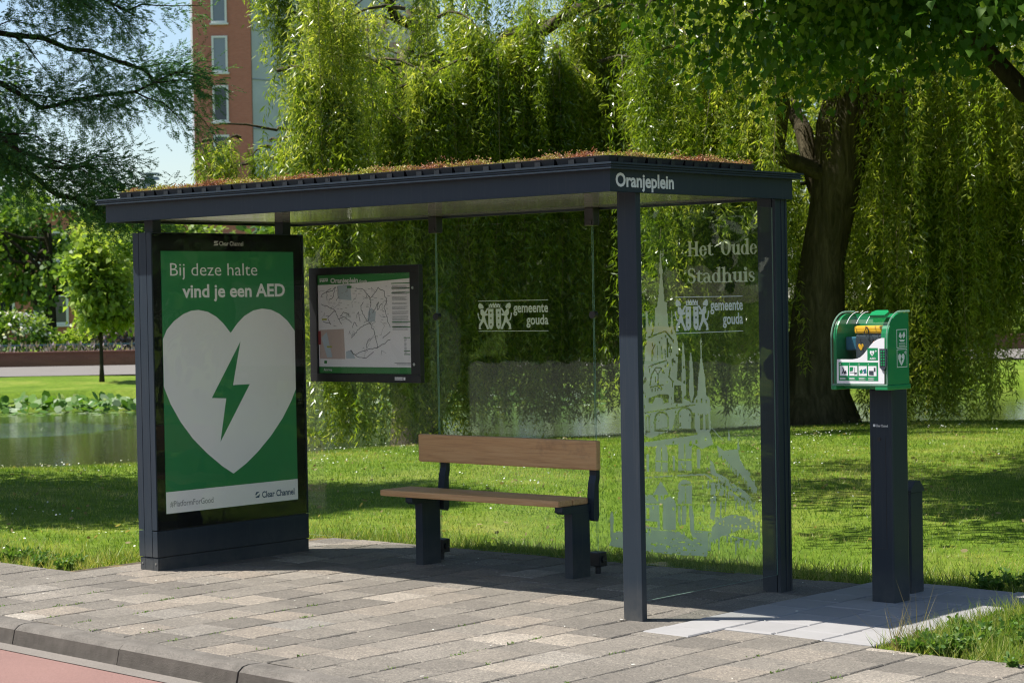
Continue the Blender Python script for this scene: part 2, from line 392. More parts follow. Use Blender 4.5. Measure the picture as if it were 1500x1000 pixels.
SHAPES = {
    'lance': np.array([(0, 0, 0), (.35, .5, 0.02), (1, 0, -.06), (.35, -.5, 0.02)]),
    'heart': np.array([(.05, 0, -.04), (.0, .36, .06), (.36, .50, .10), (1, 0, -.22), (.36, -.50, .10), (.0, -.36, .06)]),
    'blade': np.array([(0, .5, 0), (0, -.5, 0), (1, 0, 0)]),
    'oval': np.array([(0, 0, 0), (.3, .42, 0), (.75, .4, -.04), (1, 0, -.1), (.75, -.4, -.04), (.3, -.42, 0)]),
}
def unit(a): return a / np.maximum(np.linalg.norm(a, axis=-1, keepdims=True), 1e-9)
def leaves(name, P, D, L, Wd, shape, mat, tint, parent=None, nrm=None):
    """one mesh of many small leaf faces"""
    n = len(P); K = SHAPES[shape]; k = len(K)
    D = unit(D)
    if nrm is None: nrm = N.normal(size=(n, 3))
    S_ = unit(np.cross(D, nrm)); T = np.cross(S_, D)
    L = np.broadcast_to(L, n)[:, None, None]; Wd = np.broadcast_to(Wd, n)[:, None, None]
    V = P[:, None, :] + D[:, None, :] * (K[None, :, 0:1] * L) + S_[:, None, :] * (K[None, :, 1:2] * Wd) + T[:, None, :] * (K[None, :, 2:3] * L)
    o0 = np.array(ORG[parent.name]) if parent else np.zeros(3)
    V = (V - o0).reshape(-1, 3).astype(np.float32)
    me = bpy.data.meshes.new(name)
    me.vertices.add(n * k); me.vertices.foreach_set('co', V.ravel())
    me.loops.add(n * k); me.loops.foreach_set('vertex_index', np.arange(n * k, dtype=np.int32))
    me.polygons.add(n); me.polygons.foreach_set('loop_start', np.arange(0, n * k, k, dtype=np.int32))
    a = me.attributes.new('tint', 'FLOAT', 'FACE'); a.data.foreach_set('value', np.clip(np.broadcast_to(tint, n), 0, 1).astype(np.float32))
    me.materials.append(MATS[mat]); me.update(calc_edges=True)
    o = link(bpy.data.objects.new(name, me)); ORG[o.name] = Vector(o0)
    if parent: o.parent = parent
    return o

def text2d(body, bold=0.0, space=1.0):
    c = bpy.data.curves.new('t', 'FONT'); c.body = body; c.size = 1; c.offset = bold; c.space_character = space; c.resolution_u = 3; c.fill_mode = 'FRONT'
    o = bpy.data.objects.new('t', c); COL.objects.link(o); bpy.context.view_layer.update()
    me = bpy.data.meshes.new_from_object(o.evaluated_get(bpy.context.evaluated_depsgraph_get()))
    vs = [(v.co.x, v.co.y) for v in me.vertices]; fs = [tuple(p.vertices) for p in me.polygons]
    bpy.data.objects.remove(o); bpy.data.curves.remove(c); bpy.data.meshes.remove(me)
    return vs, fs
def text_mb(mb, body, o, u, v, width, cap, bold=0.0, m=0, space=1.0):
    """text with its baseline start at o, fitted to a width and a capital height in metres"""
    vs, fs = text2d(body, bold, space); x0 = min(a for a, b in vs); x1 = max(a for a, b in vs)
    sx = width / (x1 - x0); sy = cap / .729
    o, u, v = Vector(o), Vector(u), Vector(v)
    mb.add([o + u * ((a - x0) * sx) + v * (b * sy) for a, b in vs], fs, m); return mb

def words(name, body, o, u, v, width, cap, bold, mat, parent):
    """one object per word of a line"""
    full, _ = text2d(body, bold); x0 = min(a for a, b in full); sx = width / (max(a for a, b in full) - x0); sy = cap / .729
    o, u, v = Vector(o), Vector(u), Vector(v); ws = body.split(' '); done = -9
    for i in range(len(ws)):
        vs, fs = text2d(' '.join(ws[:i + 1]), bold); mb = MB(); keep = [f for f in fs if min(vs[q][0] for q in f) > done]
        idx = sorted({q for f in keep for q in f}); mp_ = {q: k for k, q in enumerate(idx)}
        mb.add([o + u * ((vs[q][0] - x0) * sx) + v * (vs[q][1] * sy) for q in idx], [tuple(mp_[q] for q in f) for f in keep]); done = max(a for a, b in vs) + .01
        obj(name, mb, mat, parent)
def raster(shapes, x0, z0, x1, z1, cell):
    """union and subtraction of polygons on a fine grid, merged into rectangles"""
    nx, nz = int((x1 - x0) / cell) + 1, int((z1 - z0) / cell) + 1
    G = np.zeros((nz, nx), bool)
    cx = x0 + (np.arange(nx) + .5) * cell; cz = z0 + (np.arange(nz) + .5) * cell
    for s, poly in shapes:
        poly = np.asarray(poly, float)
        i0, i1 = max(0, int((poly[:, 0].min() - x0) / cell) - 1), min(nx, int((poly[:, 0].max() - x0) / cell) + 2)
        j0, j1 = max(0, int((poly[:, 1].min() - z0) / cell) - 1), min(nz, int((poly[:, 1].max() - z0) / cell) + 2)
        if i1 <= i0 or j1 <= j0: continue
        X, Z = np.meshgrid(cx[i0:i1], cz[j0:j1]); ins = np.zeros(X.shape, bool)
        for (a, b), (c, d) in zip(poly, np.roll(poly, -1, 0)):
            if b == d: continue
            ins ^= ((b > Z) != (d > Z)) & (X < (c - a) * (Z - b) / (d - b) + a)
        sub = G[j0:j1, i0:i1]
        if s: sub |= ins
        else: sub &= ~ins
    rects = []; open_ = {}
    for j in range(nz + 1):
        row = {}
        if j < nz:
            dd = np.diff(np.concatenate([[0], G[j].astype(np.int8), [0]]))
            for a, b in zip(np.where(dd == 1)[0], np.where(dd == -1)[0]): row[(int(a), int(b))] = open_.pop((int(a), int(b)), j)
        for (a, b), js in open_.items(): rects.append((x0 + a * cell, z0 + js * cell, x0 + b * cell, z0 + j * cell))
        open_ = row
    return rects
def rect_mb(rects, o, u, v):
    mb = MB(); o, u, v = Vector(o), Vector(u), Vector(v)
    for a, b, c, d in rects: mb.face([o + u * a + v * b, o + u * c + v * b, o + u * c + v * d, o + u * a + v * d])
    return mb
def bar(pts, wd):
    out = []
    for (a, b), (c, d) in zip(pts, pts[1:]):
        q = math.hypot(c - a, d - b); nx, ny = -(d - b) / q * wd / 2, (c - a) / q * wd / 2
        out.append((1, [(a + nx, b + ny), (c + nx, d + ny), (c - nx, d - ny), (a - nx, b - ny)]))
    return out
def ell(cx, cy_, rx, ry, n=20, a0=0, a1=math.tau):
    return [(cx + rx * math.cos(a0 + (a1 - a0) * i / n), cy_ + ry * math.sin(a0 + (a1 - a0) * i / n)) for i in range(n + (0 if a1 - a0 > 6.28 else 1))]

# ------------------------------------------------------------------ the setting: ground sheet, pond, road, paving
BR = np.array([-400, -60, -20, -6, -2, 2, 5, 10, 30, 60, 400.]); BD = np.array([10, 12, 19, 23.8, 25.8, 28.6, 29.4, 30, 31, 36, 40.])
def bank(r): return np.interp(r, BR, BD)
def far(r): return 46.5 + .03 * np.clip(r, -30, 60)
def hz(r, d, X, Y):
    """height of the park ground"""
    z = np.full(np.shape(r), -.02)
    z = z + .02 * np.sin(r * .9 + d * .35) * np.clip((d - 13) / 4, 0, 1)
    b = bank(r); f = far(r)
    t1 = np.clip((d - b) / .9, 0, 1); t2 = np.clip((f - d) / .8, 0, 1)
    z = z - np.clip((d - b + 2) / 2, 0, 1) * .10 * np.clip(t2, 0, 1)
    z = z - 1.2 * np.minimum(t1, t2)
    z = z - .12 * np.clip(1 - (d - f) / 6, 0, 1) * (d > f)
    z = np.where((Y < -1.75) & (d < 30), -.5, z)
    return z
def ground():
    rs = np.unique(np.concatenate([np.arange(-14, 14.01, .35), np.linspace(-60, -14, 24), np.linspace(14, 60, 24), [-900, -300, -120, 120, 300, 900]]))
    ds = np.unique(np.concatenate([np.arange(7.5, 31, .35), np.arange(31, 60, .7), np.linspace(60, 130, 12), [-900, -200, -60, -20, -5, 2, 5, 200, 400, 1500]]))
    Rg, Dg = np.meshgrid(rs, ds); P = Wn(Rg.ravel(), Dg.ravel(), 0)
    P[:, 2] = hz(Rg.ravel(), Dg.ravel(), P[:, 0], P[:, 1])
    n, m = len(ds), len(rs); mb = MB(); mb.v = [tuple(p) for p in P]
    mb.f = [(i * m + j, i * m + j + 1, (i + 1) * m + j + 1, (i + 1) * m + j) for i in range(n - 1) for j in range(m - 1)]; mb.mi = [0] * len(mb.f)
    o = obj('ground', mb, 'lawn_ground', smooth=True); return tag(o, 'green lawn of the park around the pond', kind='structure')
ground()
mb = MB(); rr = np.linspace(-60, 60, 41)
for a, b in zip(rr, rr[1:]): mb.face([W(a, float(bank(a)) - 3, -.5), W(b, float(bank(b)) - 3, -.5), W(b, float(far(b)) + 2, -.5), W(a, float(far(a)) + 2, -.5)])
tag(obj('pond_water', mb, 'pond_water'), 'still brown green water of the park pond', kind='structure')

def kerb_y(x): return -2.03 - .072 * (x + 2.6)          # front top edge of the kerb
KN = Vector((-.072, -1.0)).normalized()                 # towards the road
# road and gutter
mb = MB()
def strip(mb, a, b, z, x0=-60, x1=60):
    mb.face([(x0, kerb_y(x0) - a, z), (x1, kerb_y(x1) - a, z), (x1, kerb_y(x1) - b, z), (x0, kerb_y(x0) - b, z)])
strip(mb, .12, 7.2, -.112); tag(obj('road', mb, 'red_asphalt'), 'red asphalt carriageway beside the kerb', kind='structure')
mb = MB(); strip(mb, -.02, .14, -.108); tag(obj('gutter', mb, 'gutter_concrete'), 'pale concrete gutter strip along the kerb', kind='structure')
# far pavement across the road (seen only in reflections), made wide and pale to bounce light
mb = MB(); strip(mb, 7.2, 34, -.02); tag(obj('far_bounce_paving', mb, 'bounce_paving'), 'unseen pale paving across the road, widened to bounce light', kind='structure')
# kerb stones
kerb = MB()
strip(kerb, -.13, -.005, -.13, -30, 30)
ko = tag(obj('kerb', kerb, 'joint_sand'), 'worn grey concrete kerb between road and pavement', kind='structure')
prof = [(-.135, -.2), (-.135, -.002), (-.055, .0), (-.022, -.006), (.006, -.028), (.028, -.125), (.028, -.2)]   # (towards road, z)
ks = MB(); kx = Vector((1, -.072, 0)).normalized(); kn = Vector((KN.x, KN.y, 0))
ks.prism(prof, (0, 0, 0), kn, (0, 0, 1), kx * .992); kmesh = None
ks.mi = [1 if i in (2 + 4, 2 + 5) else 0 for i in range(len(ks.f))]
for i in range(-12, 6):
    x = -1.735 + i * 1.0
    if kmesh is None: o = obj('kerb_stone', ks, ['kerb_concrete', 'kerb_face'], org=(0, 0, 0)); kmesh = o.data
    else: o = link(bpy.data.objects.new('kerb_stone', kmesh))
    o.parent = ko; o.location = (x, kerb_y(x), R.uniform(-.004, .003)); o.rotation_euler = (R.uniform(-.004, .004), R.uniform(-.002, .002), R.uniform(-.003, .003))

# paving: 30 cm tiles in columns square to the shelter, staggered by half
PALE0 = {0: -.27, 1: .03, 2: .03, 3: .03}
def back_edge(x):
    if x < -4.42: return -.40 + .05 * math.sin(x * 3)
    if x < 1.4: return 1.86
    return -.02
def clip_front(poly, off):
    out = []
    f = lambda p: p[1] - (kerb_y(p[0]) + off)
    for a, b in zip(poly, poly[1:] + poly[:1]):
        fa, fb = f(a), f(b)
        if fa >= 0: out.append(a)
        if (fa < 0) != (fb < 0): t = fa / (fa - fb); out.append((a[0] + (b[0] - a[0]) * t, a[1] + (b[1] - a[1]) * t))
    return out
def slab(mb, poly, m=0, zt=0.0, c=.006, th=.035):
    n = len(poly); cx = sum(p[0] for p in poly) / n; cyy = sum(p[1] for p in poly) / n
    def ins(p): 
        dx, dy = cx - p[0], cyy - p[1]; return (p[0] + math.copysign(min(c, abs(dx)), dx), p[1] + math.copysign(min(c, abs(dy)), dy))
    a = [(p[0], p[1], zt - th) for p in poly]; b = [(p[0], p[1], zt - .006) for p in poly]; t = [(*ins(p), zt) for p in poly]
    fs = [tuple(range(2 * n, 3 * n))]
    for i in range(n):
        j = (i + 1) % n; fs += [(i, j, n + j, n + i), (n + i, n + j, 2 * n + j, 2 * n + i)]
    mb.add(a + b + t, fs, m)
G_ = .0043
tiles = []
for k in range(-40, 16):
    x0 = .2 + .3 * k; x1 = x0 + .3
    pale = 0 <= k <= 3
    off = .15 if k % 2 else 0.0
    y = -4.0 - off + (.03 if True else 0)
    while y < 2.2:
        y0, y1 = y, y + .3; y += .3
        be = back_edge((x0 + x1) / 2)
        if pale and k in PALE0:
            s0 = PALE0[k]
            if y1 > s0 + .01:
                if y0 < s0 - .01:
                    y0s = s0
                    for a, b, q in ((y0, y0s, False), (y0s, y1, True)):
                        if b - a > .03 and b > -3.2: tiles.append((x0, a, x1, b, q))
                    continue
                if y0 < 2.0: tiles.append((x0, y0, x1, min(y1, 2.06), True))
                continue
        y1 = min(y1, be)
        if y1 - y0 > .04: tiles.append((x0, y0, x1, y1, False))
recs = []
for x0, y0, x1, y1, q in tiles:
    poly = clip_front([(x0 + G_, y0 + G_), (x1 - G_, y0 + G_), (x1 - G_, y1 - G_), (x0 + G_, y1 - G_)], .142)
    if len(poly) < 3: continue
    ar = abs(sum(a[0] * b[1] - b[0] * a[1] for a, b in zip(poly, poly[1:] + poly[:1]))) / 2
    if ar < .002: continue
    c = np.array([(sum(p[0] for p in poly) / len(poly), sum(p[1] for p in poly) / len(poly), 0.0)])
    dist = np.linalg.norm(c[0] - np.array(CAM)); vis = in_view(c, -.02)[0]
    recs.append((ar / dist ** 3 if vis else 0, poly, q, c[0], len(poly) == 4 and abs(ar - (.3 - 2 * G_) ** 2) < 1e-6))
bed = MB(); bed.face([(-14, kerb_y(-14) + .1, -.009), (5.2, kerb_y(5.2) + .1, -.009), (5.2, -.05, -.009), (1.4, -.05, -.009), (1.4, 2.04, -.009), (.2, 2.04, -.009), (.2, 1.84, -.009), (-4.42, 1.84, -.009), (-4.42, -.42, -.009), (-14, -.42, -.009)])
pav = tag(obj('pavement', bed, 'joint_sand'), 'pavement of grey exposed aggregate tiles under the bus shelter', kind='structure')
bed2 = MB(); bed2.face([(.205, .0, -.007), (1.395, .0, -.007), (1.395, 2.03, -.007), (.205, 2.03, -.007)])
pad = tag(obj('tiled_pad', bed2, 'joint_sand'), 'patch of new pale grey concrete tiles around the green cabinet post', kind='structure')
recs.sort(key=lambda t: -t[0])
full = MB(); h = .15 - G_; slab(full, [(-h, -h), (h, -h), (h, h), (-h, h)])
fm = {}
rest = MB(); rest_t = []; count = 0
for sc_, poly, q, c, isfull in recs:
    if not q and (count >= 290 or sc_ == 0):
        k0 = len(rest.f); slab(rest, poly, 0, R.uniform(-.003, .002)); rest_t += [R.random()] * (len(rest.f) - k0); continue
    par = pad if q else pav; mat = 'pale_tile' if q else 'aggregate_tile'
    if not q: count += 1
    if isfull and mat in fm: o = link(bpy.data.objects.new('paving_tile', fm[mat]))
    else:
        if isfull: o = obj('paving_tile', full, mat, org=(0, 0, 0)); fm[mat] = o.data
        else:
            t = MB(); slab(t, [(p[0] - c[0], p[1] - c[1]) for p in poly]); o = obj('paving_tile', t, mat, org=(0, 0, 0))
    o.parent = par; o.location = (c[0], c[1], R.uniform(-.003, .002) + (.003 if q else 0))
    o.rotation_euler = (R.uniform(-.006, .006), R.uniform(-.006, .006), R.uniform(-.006, .006))
ro = obj('outlying_tiles', rest, 'aggregate_tile_far', pav, org=(0, 0, 0)); ro['kind'] = 'stuff'
a = ro.data.attributes.new('tint', 'FLOAT', 'FACE'); a.data.foreach_set('value', rest_t)

# ------------------------------------------------------------------ bus shelter
BS = thing('bus_shelter', (-2.0, .6, 0), 'dark blue grey bus shelter with glass walls and a planted flat roof', 'bus shelter')
FX0, FX1, FY0, FY1 = -4.17, .03, -.25, 1.44
mb = MB(); t_ = .03
for x0, x1, y0, y1 in ((FX0, FX1, FY0, FY0 + t_), (FX0, FX1, FY1 - t_, FY1), (FX0, FX0 + t_, FY0 + t_, FY1 - t_), (FX1 - t_, FX1, FY0 + t_, FY1 - t_)):
    mb.box(x0, x1, y0, y1, 2.2635, 2.3785)
mb.box(FX0 - .003, FX1 + .003, FY0 - .003, FY0 + .02, 2.2635, 2.2695); mb.box(FX1 - .02, FX1 + .003, FY0 + .02, FY1 + .003, 2.2635, 2.2665)
fascia = obj('fascia', mb, 'anthracite_paint', BS)
mb = MB()
for z0, z1, e in ((2.378, 2.386, .046), (2.386, 2.391, .036), (2.391, 2.398, .044), (2.398, 2.403, .036), (2.403, 2.414, .048)):
    i = .06
    for x0, x1, y0, y1 in ((FX0 - e, FX1 + e, FY0 - e, FY0 + i), (FX0 - e, FX1 + e, FY1 - i, FY1 + e), (FX0 - e, FX0 + i, FY0 + i, FY1 - i), (FX1 - i, FX1 + e, FY0 + i, FY1 - i)):
        mb.box(x0, x1, y0, y1, z0 + .0002, z1 - .0002)
obj('roof_trim', mb, 'anthracite_paint', BS)
mb = MB(); mb.box(FX0 + .031, FX1 - .031, FY0 + .031, FY1 - .031, 2.30, 2.398); obj('roof_deck', mb, 'deck_grey', BS)
for i in range(4):
    x0 = FX0 + .032 + i * 1.034; mb = MB(); mb.box(x0 + .002, x0 + 1.032, FY0 + .032, FY1 - .032, 2.279, 2.297); obj('ceiling_panel', mb, 'ceiling_laminate', BS)
# name on the short side
mb = MB(); text_mb(mb, 'Oranjeplein', (.0318, -.205, 2.292), (0, 1, 0), (0, 0, 1), .503, .072, .030)
obj('stop_name', mb, 'sign_white', fascia)
# posts
mb = MB(); mb.box(-.125, 0, 0, .042, -.02, 2.279, 0, .003); obj('post', mb, 'anthracite_paint', BS)
mb = MB(); mb.box(-.125, -.028, 1.3045, 1.352, -.02, 2.279, 0, .002); mb.box(-.022, 0, 1.3045, 1.426, -.02, 2.279, 0, .003); mb.box(-.125, -.0225, 1.38, 1.426, -.02, 2.279, 0, .003); mb.box(-.029, -.0215, 1.318, 1.42, -.02, 2.278)
mb.box(-.001, .005, 1.36, 1.372, -.02, 2.262); mb.box(-.001, .004, 1.40, 1.408, -.02, 2.262)
obj('post', mb, 'anthracite_paint', BS)
mb = MB(); mb.box(-.12, -.03, 1.352, 1.38, -.02, 2.278); obj('post_filler', mb, 'black_plastic', BS)
for y0 in (-.085, 1.055):
    mb = MB(); mb.box(-3.985, -3.90, y0, y0 + .07, 2.15, 2.279, 0, .003); obj('roof_support', mb, 'anthracite_paint', BS)
# glass
def pane_box(name, x0, x1, y0, y1, z0, z1, thin):
    mb = MB(); vs = [(x, y, z) for z in (z0, z1) for y in (y0, y1) for x in (x0, x1)]
    F = [(0, 2, 3, 1), (4, 5, 7, 6), (0, 1, 5, 4), (2, 6, 7, 3), (0, 4, 6, 2), (1, 3, 7, 5)]
    for i, f in enumerate(F): mb.add([vs[j] for j in f], [(0, 1, 2, 3)], 0 if (i in (2, 3) if thin == 'y' else i in (4, 5)) else 1)
    return obj(name, mb, ['clear_glass', 'glass_edge'], BS)
p1 = pane_box('glass_pane', -4.12, -2.753, 1.366, 1.374, .085, 2.212, 'y')
p2 = pane_box('glass_pane', -2.743, -1.413, 1.366, 1.374, .085, 2.212, 'y')
p3 = pane_box('glass_pane', -1.403, -.13, 1.366, 1.374, .085, 2.216, 'y')
p4 = pane_box('glass_pane', -.024, -.016, .045, 1.30, .10, 2.216, 'x')
for x in (-2.748, -1.408):
    mb = MB(); mb.box(x - .036, x + .036, 1.335, 1.40, 2.165, 2.278, 0, .006); mb.box(x - .026, x + .026, 1.328, 1.34, 2.17, 2.20, 0, .003); obj('glass_clamp', mb, 'black_plastic', BS)
    mb = MB(); mb.box(x - .045, x + .045, 1.335, 1.405, .045, .135, 0, .006); mb.tube([(x, 1.37, -.02), (x, 1.37, .05)], .018, 10); mb.tube([(x - .055, 1.37, .09), (x + .055, 1.37, .09)], .022, 10); obj('glass_clamp', mb, 'black_plastic', BS)
    mb = MB(); mb.tube([(x, 1.352, 1.612), (x, 1.386, 1.612)], .024, 16); obj('glass_disc', mb, 'black_plastic', BS)

